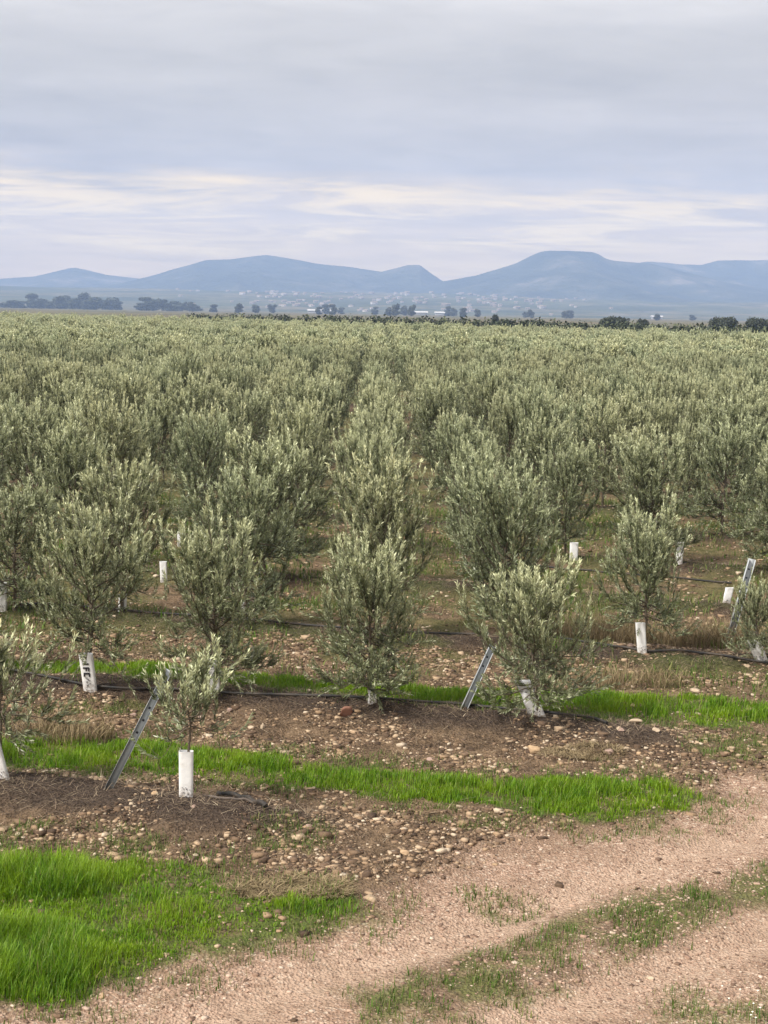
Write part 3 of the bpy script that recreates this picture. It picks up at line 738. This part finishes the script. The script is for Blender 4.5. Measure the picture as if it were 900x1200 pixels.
# the many further trees of the field: one mass, instanced on points
fcol = bpy.data.collections.new('far_olive_kinds')
FARN = 4
for q in range(FARN):
    cr, tr, k = olive(500 + q, step=.045, llen=.115, lwid=.042, **{**SPEC[4 + q], 'H': 2.3, 'W': SPEC[4 + q]['W'] * .86})
    ob = bpy.data.objects.new('far_olive_kind', cr); fcol.objects.link(ob)
P = np.array([[x, y, 0.0] for x, y, j, i in far])
P[:, 2] = ground_z(P[:, 0], P[:, 1])
me = bpy.data.meshes.new('olive_field'); me.vertices.add(len(P)); me.vertices.foreach_set('co', P.astype(np.float32).ravel())
for nm, arr in (('rz', ro.uniform(0, 6.28, len(P))), ('sc', np.clip(ro.normal(.96, .12, len(P)), .6, 1.22)), ('pick', ro.integers(0, FARN, len(P)))):
    a = me.attributes.new(nm, 'INT' if nm == 'pick' else 'FLOAT', 'POINT'); a.data.foreach_set('value', arr.astype(np.int32 if nm == 'pick' else np.float32))
fo = obj('olive_field', me, kind='stuff', label='far rows of the olive field merging into one grey green mass', category='olive trees')
ng = bpy.data.node_groups.new('scatter_olives', 'GeometryNodeTree')
ng.interface.new_socket('Geometry', in_out='INPUT', socket_type='NodeSocketGeometry')
ng.interface.new_socket('Geometry', in_out='OUTPUT', socket_type='NodeSocketGeometry')
gi, go = ng.nodes.new('NodeGroupInput'), ng.nodes.new('NodeGroupOutput')
ci = ng.nodes.new('GeometryNodeCollectionInfo'); ci.inputs[0].default_value = fcol; ci.inputs[1].default_value = True; ci.inputs[2].default_value = True
ip = ng.nodes.new('GeometryNodeInstanceOnPoints'); ip.inputs['Pick Instance'].default_value = True
def named(nm, ty):
    n = ng.nodes.new('GeometryNodeInputNamedAttribute'); n.data_type = ty; n.inputs[0].default_value = nm
    return next(o for o in n.outputs if o.enabled and o.name == 'Attribute')
cx = ng.nodes.new('ShaderNodeCombineXYZ'); ng.links.new(named('rz', 'FLOAT'), cx.inputs[2])
er = ng.nodes.new('FunctionNodeEulerToRotation'); ng.links.new(cx.outputs[0], er.inputs[0])
ng.links.new(gi.outputs[0], ip.inputs['Points']); ng.links.new(ci.outputs[0], ip.inputs['Instance'])
ng.links.new(named('pick', 'INT'), ip.inputs['Instance Index']); ng.links.new(er.outputs[0], ip.inputs['Rotation'])
ng.links.new(named('sc', 'FLOAT'), ip.inputs['Scale']); ng.links.new(ip.outputs[0], go.inputs[0])
md = fo.modifiers.new('scatter', 'NODES'); md.node_group = ng

# ------------------------------------------------------------------ tree guards
def guard(px, base, top, wid, lean, label, text=None, crumple=0.0, seed=0, flat=0.55, rz=0.0, z0=0.0):
    p = gnd(px, base); D = math.hypot(p[0], p[1]); h = (base - top) / FPX * math.hypot(D, CAMH) * 1.04; w = wid / FPX * D
    r = np.random.default_rng(seed)
    k, n = 24, 12
    th = np.arange(k) * 2 * math.pi / k + math.pi / k
    sx = np.sign(np.cos(th)) * np.abs(np.cos(th)) ** .45; sy = np.sign(np.sin(th)) * np.abs(np.sin(th)) ** .45
    zs = np.linspace(-0.03, h, n)
    t = empty('tree_guard', (p[0], p[1], gz(*p) + z0), rz, 1, label=label, category='tree guard')
    def ring(off):
        V = np.zeros((n, k, 3))
        for q, zv in enumerate(zs):
            a = (w / 2 + off) * (1 + 0.05 * (zv / h)); b_ = (w / 2 * flat + off)
            V[q, :, 0] = sx * a; V[q, :, 1] = sy * b_; V[q, :, 2] = zv
        cr = crumple * (fbm(V[..., 0] * 30 + seed, V[..., 2] * 30 + V[..., 1] * 20, 3, 300 + seed) - .5) * 2
        V[..., 0] += cr * w * .5; V[..., 1] += cr * w * .4
        V[..., 2] += (crumple * .5 + .03) * w * (fbm(th[None] * 1.5 + seed, zs[:, None] * 9, 2, 320) - .5) * (zs[:, None] / h)
        V[..., 0] += V[..., 2] * lean
        return V
    Vo, Vi = ring(0), ring(-0.003)
    I, J = np.meshgrid(np.arange(n - 1), np.arange(k), indexing='ij')
    Fq = np.stack([I * k + J, I * k + (J + 1) % k, (I + 1) * k + (J + 1) % k, (I + 1) * k + J], -1).reshape(-1, 4)
    b = MB(); b.add(Vo.reshape(-1, 3), Fq); b.add(Vi.reshape(-1, 3), Fq[:, ::-1])
    rim = np.vstack([Vo[-1], Vi[-1]]); b.add(rim, [[q, (q + 1) % k, k + (q + 1) % k, k + q] for q in range(k)])
    obj('sleeve', b.mesh('sleeve', M_GUARD, True), t)
    # black print on the front, sunk dots near the foot
    b = MB(); fy = -w / 2 * flat - .003
    def bar(x, zc, sxw, szh): b.box((x + zc * lean, fy - .001, zc), (sxw, .003, szh))
    if text:      # letters I F C written downwards
        c = h * .72; s = w * .46; th_ = w * .13
        bar(-w * .05, c + h * .02, s, th_)
        z1 = c - h * .09; bar(-w * .05, z1, s, th_); bar(-w * .05 + s * .42, z1 - h * .045, th_ * .9, h * .09); bar(-w * .05, z1 - h * .045, th_ * .8, h * .07)
        z2 = c - h * .24; bar(-w * .05, z2, s, th_); bar(-w * .05 + s * .42, z2 - h * .04, th_ * .9, h * .09); bar(-w * .05 - s * .42, z2 - h * .04, th_ * .9, h * .09)
        for q in range(4): bar(-w * .12 + w * .1 * (q % 3), h * .36 - q * h * .035, w * .16, w * .03)
    for q in range(9): bar(r.uniform(-.34, .34) * w, r.uniform(.04, .24) * h, r.uniform(.03, .10) * w, r.uniform(.02, .07) * w)
    if crumple > 0.12:
        for q in range(5): bar(r.uniform(-.3, .3) * w, r.uniform(.3, .85) * h, r.uniform(.08, .22) * w, r.uniform(.03, .12) * w)
    obj('print', b.mesh('print', M_INK), t)
guard(218, 951, 899, 16.5, 0.0, 'plain white guard round the thin sapling beside the leaning stake', seed=1)
guard(106, 818, 777, 15.5, -0.12, 'white guard with black IFC lettering round a bare olive trunk', text=True, seed=2)
guard(629, 850, 811, 19, -0.42, 'crumpled leaning white guard with dark marks under the round olive', crumple=.22, seed=3)
guard(752, 777, 743, 11, -0.10, 'short straight white guard on the dark berm between dry grass', seed=4)
guard(892, 784, 762, 15, -0.45, 'tilted white guard under the drooping olive on the dark berm', seed=5, crumple=.08)
guard(2, 928, 886, 17, -0.25, 'leaning white guard at the start of the first row', seed=6)
guard(252, 824, 786, 12, -0.05, 'wrinkled guard half hidden behind the sapling crown', seed=7, crumple=.12)
guard(672, 663, 643, 9.5, 0.0, 'small white guard with dark top in the gap beyond dry grass', seed=8)
guard(795, 668, 645, 8, 0.05, 'ragged pale guard in the gap beside the drooping olive', seed=9, crumple=.15)
guard(192, 683, 660, 8, -0.03, 'pale guard deep between the second row crowns behind lettered tree', seed=10)
guard(212, 641, 624, 8, 0.0, 'tiny white guard seen through the deepest gap behind lettered tree', seed=11)
guard(143, 726, 706, 9, 0.05, 'grey white guard behind the lettered one in the next row', seed=12, crumple=.1)
guard(286, 736, 711, 9, 0.02, 'grey white guard behind the wide olive in the next row', seed=13, crumple=.1)
guard(3, 721, 690, 10, 0.0, 'white guard at the start of the row behind the green strip', seed=14)
guard(851, 714, 696, 9, 0.15, 'torn pale guard beside the steel stake above the drooping olive', seed=15, crumple=.12)
guard(436, 840, 826, 10, 0.0, 'stub of a torn guard at the foot of the narrow olive bush', seed=16, crumple=.2)

# ------------------------------------------------------------------ steel stakes
def stake(b0, t0, wpx, label, dy=0.0):
    p = gnd(*b0); q = at_y(t0[0], t0[1], p[1] + dy)
    base = np.array([p[0], p[1], gz(*p) - .05]); d = q - base; L = np.linalg.norm(d); d /= L
    w = wpx / FPX * p[1]
    a = np.cross(d, [0, 1, 0]); a /= np.linalg.norm(a); c = np.cross(a, d)
    b = MB(); M = np.stack([a, c, d], 1)
    mid = base + d * L / 2; t_ = .004
    b.box(mid, (w, t_, L), M)                                  # web
    b.box(mid - a * (w / 2 - t_ / 2) - c * (w * .3 + t_ / 2), (t_, w * .6, L), M)     # flanges of the channel
    b.box(mid + a * (w / 2 - t_ / 2) - c * (w * .3 + t_ / 2), (t_, w * .6, L), M)
    s = empty('stake', tuple(base), 0, 1, label=label, category='stake')
    V = np.vstack(b.v) - base
    obj('channel', mesh_np('channel', V, np.vstack(b.f), M_STEEL), s)
    b = MB()
    for k in range(5, int(L / .12)): b.box(d * (k * .12) - c * .0 + a * 0 - c * (-.001), (w * .3, t_ + .004, .02), M)
    obj('slots', b.mesh('slots', M_INK), s)
stake((124, 938), (198, 785), 9.5, 'grey steel stake leaning against the small sapling', 0.25)
stake((541, 843), (577, 757), 8, 'grey steel stake leaning into the round olive tree', 0.5)
stake((852, 752), (881, 655), 8, 'grey steel stake standing tilted in the drooping olive')

# ------------------------------------------------------------------ drip hoses and cut branches
def hose(pts, r, label, lift=.03, name='drip_hose', mat=None, cat='hose', seed=0):
    P = np.array([gnd(*p) for p in pts]); s = np.linspace(0, 1, len(P)); n = 90
    t = np.linspace(0, 1, n); X = np.interp(t, s, P[:, 0]); Y = np.interp(t, s, P[:, 1])
    k = np.ones(5) / 5
    Xs, Ys = np.convolve(np.pad(X, 2, 'edge'), k, 'valid'), np.convolve(np.pad(Y, 2, 'edge'), k, 'valid')
    Ys = Ys + .05 * (fbm(Xs * 1.1 + seed, Xs * 0, 3, 401 + seed) - .5)
    Z = ground_z(Xs, Ys) ; Z = np.convolve(np.pad(Z, 4, 'edge'), np.ones(9) / 9, 'valid') + lift
    b = MB(); b.tube(np.stack([Xs, Ys, Z], -1), r, 8)
    obj(name, b.mesh(name, mat or M_HOSE, True), label=label, category=cat)
hose([(-120, 792), (0, 800), (105, 817), (200, 822), (300, 830), (435, 837), (540, 838), (640, 848), (690, 856), (712, 864)], .016, 'black drip hose running through the row with the lettered guard', seed=1)
hose([(640, 762), (700, 768), (752, 777), (800, 778), (880, 785), (960, 792)], .016, 'black drip hose on the dark berm past the short guard', seed=2)
hose([(20, 716), (150, 727), (300, 738), (440, 750), (560, 756)], .016, 'black drip hose in the row behind the bright green strip', seed=3)
hose([(530, 662), (640, 668), (720, 674), (860, 684)], .016, 'thin black drip hose in the gap behind the round olive', seed=4)
hose([(255, 940), (285, 950), (312, 964)], .022, 'stub of dark pipe lying on the soil beside the sapling guard', .03, 'pipe', None, 'pipe', 5)
hose([(238, 947), (262, 953), (300, 957)], .011, 'thin dead branch lying beside the dark pipe stub', .025, 'dead_branch', M_TWIG, 'branch', 6)

# ------------------------------------------------------------------ stones picked out one by one
def ico(seed, sub=2, sq=(1, .8, .6)):
    t = (1 + 5 ** .5) / 2
    V = np.array([(-1, t, 0), (1, t, 0), (-1, -t, 0), (1, -t, 0), (0, -1, t), (0, 1, t), (0, -1, -t), (0, 1, -t), (t, 0, -1), (t, 0, 1), (-t, 0, -1), (-t, 0, 1)], float)
    F = [(0, 11, 5), (0, 5, 1), (0, 1, 7), (0, 7, 10), (0, 10, 11), (1, 5, 9), (5, 11, 4), (11, 10, 2), (10, 7, 6), (7, 1, 8), (3, 9, 4), (3, 4, 2), (3, 2, 6), (3, 6, 8), (3, 8, 9), (4, 9, 5), (2, 4, 11), (6, 2, 10), (8, 6, 7), (9, 8, 1)]
    V = [v / np.linalg.norm(v) for v in V]
    for _ in range(sub):
        c, NF = {}, []
        def mp(a, b):
            k = (min(a, b), max(a, b))
            if k not in c: v = V[a] + V[b]; V.append(v / np.linalg.norm(v)); c[k] = len(V) - 1
            return c[k]
        for a, b, d in F:
            x, y, z_ = mp(a, b), mp(b, d), mp(d, a); NF += [(a, x, z_), (b, y, x), (d, z_, y), (x, y, z_)]
        F = NF
    V = np.array(V); r = np.random.default_rng(seed)
    for _ in range(9):      # chip flat faces
        d = r.normal(size=3); d /= np.linalg.norm(d); k = r.uniform(.45, .8); e = V @ d - k
        V = V - np.clip(e, 0, None)[:, None] * d
    return V * np.array(sq) * (1 + r.normal(0, .015, (len(V), 1))), np.array(F)
def stone(px, py, wpx, mat, label, group=None, seed=0, sq=(1, .8, .6)):
    p = gnd(px, py); w = wpx / FPX * p[1] / 2
    V, F = ico(seed, 2, sq)
    o = obj('stone', mesh_np('stone', V * w, F, mat), None, (p[0], p[1], gz(*p) + w * sq[2] * .35), label=label, category='stone')
    o.rotation_euler = (0, 0, seed * 1.3)
    if group: o['group'] = group
stone(404, 846, 23, M_S_RED, 'rounded red brown stone beside the narrow olive bush', None, 1, (1, .8, .8))
stone(624, 881, 22, M_S_TAN, 'large ochre stone below the crumpled guard', None, 2, (1, .8, .7))
stone(733, 885, 13, M_S_PALE, 'pale rounded stone next to a pinkish stone', None, 3)
stone(712, 886, 17, M_S_PINK, 'flat pinkish stone next to a pale rounded stone', None, 4, (1, .8, .5))
stone(744, 858, 22, M_S_PALE, 'long pale flat stone near the end of the hose', None, 5, (1, .6, .35))
stone(768, 866, 16, M_S_PALE, 'pale flat stone beyond the long one near the hose end', None, 6, (1, .7, .35))
stone(739, 770, 9, M_S_PINK, 'small upright stone beside the short straight guard', None, 7, (1, .8, 1.0))
stone(543, 915, 14, M_S_PALE, 'pale stone at the edge of the grass below the stony berm', None, 8, (1, .7, .5))
stone(474, 1000, 15, M_S_TAN, 'tan stone lying in the mud beside the gravel track', None, 9, (1, .7, .5))
stone(830, 742, 9, M_S_PALE, 'small pale stone in front of the drooping olive', None, 10)
stone(120, 1161, 13, M_S_TAN, 'tan stone at the grass edge by the gravel track', None, 11, (1, .8, .55))
stone(762, 1130, 13, M_S_PALE, 'flat pale stone embedded in the gravel track', None, 12, (1, .8, .35))
stone(760, 1196, 18, M_S_PINK, 'flat pinkish rock poking from the gravel track', None, 13, (1, .7, .35))
rs = np.random.default_rng(15)
for q in range(40):
    px, py = [(rs.uniform(500, 860), rs.uniform(855, 895)), (rs.uniform(180, 560), rs.uniform(945, 1005)), (rs.uniform(20, 420), rs.uniform(835, 860)), (rs.uniform(640, 800), rs.uniform(780, 800))][q % 4]
    stone(px, py, rs.uniform(8, 12), [M_S_TAN, M_S_PALE, M_S_PINK][q % 3], 'small loose stone lying on the bare soil ' + ['below the crumpled guard', 'between the sapling and the gravel track', 'below the lettered guard', 'below the short straight guard'][q % 4], 'loose stones ' + ['below the crumpled guard', 'beyond the track', 'below the lettered guard', 'below the short guard'][q % 4], 40 + q, (1, rs.uniform(.65, .9), rs.uniform(.4, .7)))

# ------------------------------------------------------------------ scattered small stuff
def scatter(n, box, dens, r, jit=True):
    """n tries in pixel box mapped to ground; dens(x,y) in 0..1"""
    x0, y0, x1, y1 = box
    X = r.uniform(x0, x1, n); Y = r.uniform(y0, y1, n)
    keep = (np.abs(X) < 0.262 * Y + 0.6) & (r.random(n) < dens(X, Y))
    return X[keep], Y[keep]
def pebbles(name, X, Y, size, mat, label, r, cat, sink=.25):
    """small chipped stones joined in one mesh"""
    V0s = []
    for q in range(6):
        rr = np.random.default_rng(q); v_ = np.array([[a, b_, c_] for a in (-1, 1) for b_ in (-1, 1) for c_ in (-1, 1)]) * [.8, .65, .42] * rr.uniform(.55, 1.15, (8, 3))
        V0s.append((v_, np.array([[0, 1, 3], [0, 3, 2], [4, 6, 7], [4, 7, 5], [0, 4, 5], [0, 5, 1], [2, 3, 7], [2, 7, 6], [0, 2, 6], [0, 6, 4], [1, 5, 7], [1, 7, 3]])))
    n = len(X); z_ = ground_z(X, Y); Vs, Fs, off = [], [], 0
    for q in range(6):
        s = np.arange(n) % 6 == q; m_ = s.sum()
        if not m_: continue
        V0, F0 = V0s[q]; a = r.uniform(0, 6.28, m_); c, sn = np.cos(a), np.sin(a); sz = size[s]
        st = np.stack([r.uniform(.7, 1.3, m_), r.uniform(.7, 1.2, m_), r.uniform(.6, 1.3, m_)], -1)
        P = V0[None] * (sz[:, None] * st)[:, None]
        Q = np.stack([P[..., 0] * c[:, None] - P[..., 1] * sn[:, None] + X[s][:, None], P[..., 0] * sn[:, None] + P[..., 1] * c[:, None] + Y[s][:, None], P[..., 2] + (z_[s] + sz * (sink - .2) * .5)[:, None]], -1)
        Vs.append(Q.reshape(-1, 3)); Fs.append((F0[None] + (np.arange(m_) * len(V0))[:, None, None]).reshape(-1, 3) + off); off += m_ * len(V0)
    obj(name, mesh_np(name, np.vstack(Vs), np.vstack(Fs), mat), kind='stuff', label=label, category=cat)
def blades(name, X, Y, h, w, bend, mat, label, r, cat, lie=0.0, thick=3):
    """thin curved blades joined in one mesh"""
    n = len(X); z_ = ground_z(X, Y)
    a = r.uniform(0, 6.28, n); d = np.stack([np.cos(a), np.sin(a)], -1); sd = np.stack([-d[:, 1], d[:, 0]], -1)
    b = bend * r.uniform(.3, 1.3, n); V = []; wv = w * np.where(r.random(n) < .05, 2.4, r.uniform(.6, 1.3, n))
    ts = [0, .4, .75, 1.0]
    for t in ts:
        out = h * (b * t * t + lie * t); up = h * (t * (1 - .35 * b * t)) * (1 - lie * .93)
        cx_, cy_ = X + d[:, 0] * out, Y + d[:, 1] * out; ww = wv * (1 - t) ** .6 / 2 if t < 1 else 0
        for sg in ((1, -1) if t < 1 else (0,)):
            V.append(np.stack([cx_ + sd[:, 0] * ww * sg, cy_ + sd[:, 1] * ww * sg, z_ + up - (.005 if t == 0 else 0) + lie * .012], -1))
    V = np.stack(V, 1).reshape(-1, 3); i = np.arange(n)[:, None] * 7
    F = np.concatenate([i + np.array([[0, 2, 1]]), i + np.array([[1, 2, 3]]), i + np.array([[2, 4, 3]]), i + np.array([[3, 4, 5]]), i + np.array([[4, 6, 5]])])
    obj(name, mesh_np(name, V, F, mat), kind='stuff', label=label, category=cat)
rg = np.random.default_rng(99)
def tuft(x, y, s, a=.35): return sstep(.30, .62, fbm(x * 4, y * 4, 3, s) + a - .35)
# bright green strips
def fringe(x, y):
    d = np.full(x.shape, -9.)
    for k in 'ABD': d = np.maximum(d, polydist(x, y, G_POLY[k]))
    return .75 * sstep(-.55, -.02, d) * sstep(.12, -.02, d)
X, Y = scatter(460000, (-5, 11, 5, 17), lambda x, y: m_grass('A', x, y) * (.12 + .88 * tuft(x, y, 501, .32)) * (.15 + .85 * sstep(-.1, .3, polydist(x, y, G_POLY['A']) + .35 * (fbm(x * 3, y * 3, 3, 507) - .5))), rg)
blades('grass', X, Y, (.3 + .7 * sstep(-.05, .38, polydist(X, Y, G_POLY['A']))) * .11 * rg.uniform(.5, 1.3, len(X)) * (.6 + .7 * fbm(X * 2, Y * 2, 2, 505)), 0.0075, .45, M_GRASS, 'bright green grass strip in front of the row with the lettered guard', rg, 'grass'); n1_ = len(X)
X, Y = scatter(330000, (-6, 15, 7, 20.5), lambda x, y: m_grass('B', x, y) * (.12 + .88 * tuft(x, y, 511, .32)) * (.15 + .85 * sstep(-.1, .3, polydist(x, y, G_POLY['B']) + .35 * (fbm(x * 3, y * 3, 3, 517) - .5))), rg)
blades('grass', X, Y, (.3 + .7 * sstep(-.05, .38, polydist(X, Y, G_POLY['B']))) * .12 * rg.uniform(.5, 1.3, len(X)) * (.6 + .7 * fbm(X * 2, Y * 2, 2, 515)), .0095, .45, M_GRASS, 'bright green grass strip running behind the round and narrow olive trees', rg, 'grass'); n2_ = len(X)
hum = lambda x, y: sstep(.25, .75, fbm(x * 1.9, y * 1.9, 4, 523))
X, Y = scatter(250000, (-4, 8.5, 1, 12.6), lambda x, y: m_grass('D', x, y) * (.1 + .9 * sstep(-.1, .35, polydist(x, y, G_POLY['D']) + .5 * (fbm(x * 3, y * 3, 3, 529) - .5))) * np.clip((.6 + .4 * hum(x, y)) * (.45 + .55 * tuft(x, y, 521, .40)), 0, 1) * (.35 + .65 * sstep(.33, .43, fbm(x * 1.3, y * 1.5, 3, 527))), rg)
blades('grass', X, Y, (.4 + .6 * sstep(-.05, .5, polydist(X, Y, G_POLY['D']))) * (.045 + .17 * hum(X, Y) ** 1.5) * rg.uniform(.4, 1.3, len(X)), .0068, .5, M_GRASS, 'tall tufted green grass beside the gravel track', rg, 'grass'); n3_ = len(X)
X, Y = scatter(260000, (-5, 8.5, 6, 17), lambda x, y: np.maximum(m_center(x, y) * m_road(x, y), np.maximum(m_sparse(x, y) * .8, fringe(x, y))) * sstep(.34, .56, fbm(x * 5, y * 5, 3, 531)), rg)
blades('weeds', X, Y, .055 * rg.uniform(.5, 1.5, len(X)), .0055, .6, M_WEED, 'short sparse green weeds on the track and bare soil', rg, 'weeds'); n4_ = len(X)
def rowgreen(x, y): return np.maximum(m_rows(x, y)[1], .6 * sstep(.42, .62, fbm(x * 1.1, y * .9, 3, 541)) * sstep(.25, .6, uv(x, y)[1])) * (1 - m_road(x, y))
X, Y = scatter(170000, (-10, 16, 10, 36), lambda x, y: rowgreen(x, y) * .9, rg)
blades('weeds', X, Y, .10 * rg.uniform(.5, 1.5, len(X)), .012, .6, M_WEED, 'dull green weeds growing between the rows behind the front trees', rg, 'weeds'); n5_ = len(X)
# dry straw lying on the berms
def strawd(x, y):
    b_, _ = m_rows(x, y); return np.clip(b_ * 1.1, 0, 1) * (.3 + .7 * tuft(x, y, 551)) + .10 * (1 - m_road(x, y))
X, Y = scatter(230000, (-8, 11, 8, 30), strawd, rg)
blades('straw', X, Y, .13 * rg.uniform(.4, 1.4, len(X)), .0045, .2, M_STRAW, 'dry straw and twigs lying on the dark tree rows', rg, 'straw', .88); n6_ = len(X)
# dead grass tufts that still stand
for (px, py, rx, ry, h, n, lab) in ((690, 752, .75, .6, .34, 2600, 'tawny dead grass standing behind the short straight guard'), (815, 752, .9, .55, .32, 2600, 'tawny dead grass standing before the drooping olive'),
                                    (70, 862, .55, .35, .26, 1500, 'dead brown grass tuft at the edge of the bright strip'), (735, 800, .7, .3, .2, 1300, 'grey dead weeds on the slope of the dark berm'), (345, 1045, .45, .25, .09, 2500, 'flattened grey dead grass by the tall green tufts'),
                                    (680, 885, .45, .25, .08, 2000, 'flattened grey dead grass beside the pale stones')):
    c0 = gnd(px, py); a = rg.uniform(0, 6.28, n); q = np.sqrt(rg.random(n))
    X, Y = c0[0] + np.cos(a) * q * rx, c0[1] + np.sin(a) * q * ry; s = rg.random(n) < (.25 + .75 * tuft(X, Y, 561)); X, Y = X[s], Y[s]
    blades('dead_grass', X, Y, h * rg.uniform(.4, 1.3, len(X)), .0075, .75, M_DRY, lab, rg, 'dead grass', .55 if h < .1 else 0)
# pebbles
def pebd(x, y):
    rd_ = m_road(x, y); b_, _ = m_rows(x, y); g = np.zeros_like(x)
    for k in 'ABD': g = np.maximum(g, m_grass(k, x, y))
    return (1 - rd_) * (1 - .85 * g) * np.clip(.08 + 1.05 * sstep(.36, .62, fbm(x * 1.9, y * 1.9, 4, 571)) - .95 * np.clip(b_ * 1.4 - .4, 0, 1), 0, 1)
X, Y = scatter(150000, (-6, 9, 7, 20), pebd, rg)
pebbles('pebbles', X, Y, np.clip(rg.lognormal(math.log(.0110), .6, len(X)), .004, .06), M_PEB, 'many small pale stones strewn over the brown soil', rg, 'pebbles'); n7_ = len(X)
X, Y = scatter(75000, (-4, 8.5, 6, 15), lambda x, y: m_road(x, y) * (.25 + .75 * sstep(.35, .6, fbm(x * 1.7, y * 1.7, 3, 581))), rg)
pebbles('gravel', X, Y, np.clip(rg.lognormal(math.log(.0075), .5, len(X)), .004, .032), M_GRAV, 'loose pinkish gravel on the track', rg, 'gravel', .1); n8_ = len(X)
X, Y = scatter(42000, (-9, 19, 9, 36), lambda x, y: .6 * pebd(x, y), rg)
pebbles('pebbles', X, Y, np.clip(rg.lognormal(math.log(.022), .45, len(X)), .01, .06), M_PEB, 'pale stones on the soil between the rows further back', rg, 'pebbles')
X, Y = scatter(60000, (-6, 9, 7, 20), lambda x, y: np.maximum(pebd(x, y), 0.02 * m_road(x, y) * (fbm(x * 1.5, y * 2.5, 3, 591) > .5)), rg)
pebbles('soil_clods', X, Y, np.clip(rg.lognormal(math.log(.014), .55, len(X)), .006, .06), M_CLOD, 'dark crumbs and clods of brown earth over the soil', rg, 'clods', .1)
c0 = gnd(885, 1180); a = rg.uniform(0, 6.28, 11); q = rg.random(11)
X, Y = c0[0] + np.cos(a) * q * .3, c0[1] + np.sin(a) * q * .35
b = MB()
for x, y in zip(X, Y):
    zz_ = gz(x, y) + .06; b.add([(x + .008 * math.cos(t), y + .008 * math.sin(t), zz_ + .003 * (k % 2)) for k, t in enumerate(np.arange(6) * 1.047)] + [(x, y, zz_ + .006)], [[k, (k + 1) % 6, 6] for k in range(6)])
    b.tube([(x, y, zz_ - .06), (x, y, zz_)], .001, 3, False)
obj('daisies', b.mesh('daisies', M_FLOWER), kind='stuff', label='tiny white wild flowers in the grass at the track edge', category='flowers')
print('counts', n1_, n2_, n3_, n4_, n5_, n6_, n7_, n8_)

# ------------------------------------------------------------------ haze: one closed box of even thin air round everything
HAZE = 2.1e-4
b = MB(); b.box((0, 3075, 190), (11400, 6450, 384))
hz = obj('haze', b.mesh('haze', None), kind='stuff', label='thin blue haze in the air over the whole plain', category='haze')
hm_ = bpy.data.materials.new('haze'); hm_.use_nodes = True; t = hm_.node_tree
for n in list(t.nodes): t.nodes.remove(n)
pv = t.nodes.new('ShaderNodeVolumePrincipled'); pv.inputs['Color'].default_value = (0.46, 0.63, 1.0, 1); pv.inputs['Density'].default_value = HAZE; pv.inputs['Anisotropy'].default_value = 0.0
om = t.nodes.new('ShaderNodeOutputMaterial'); t.links.new(pv.outputs[0], om.inputs['Volume'])
hz.data.materials.clear(); hz.data.materials.append(hm_)
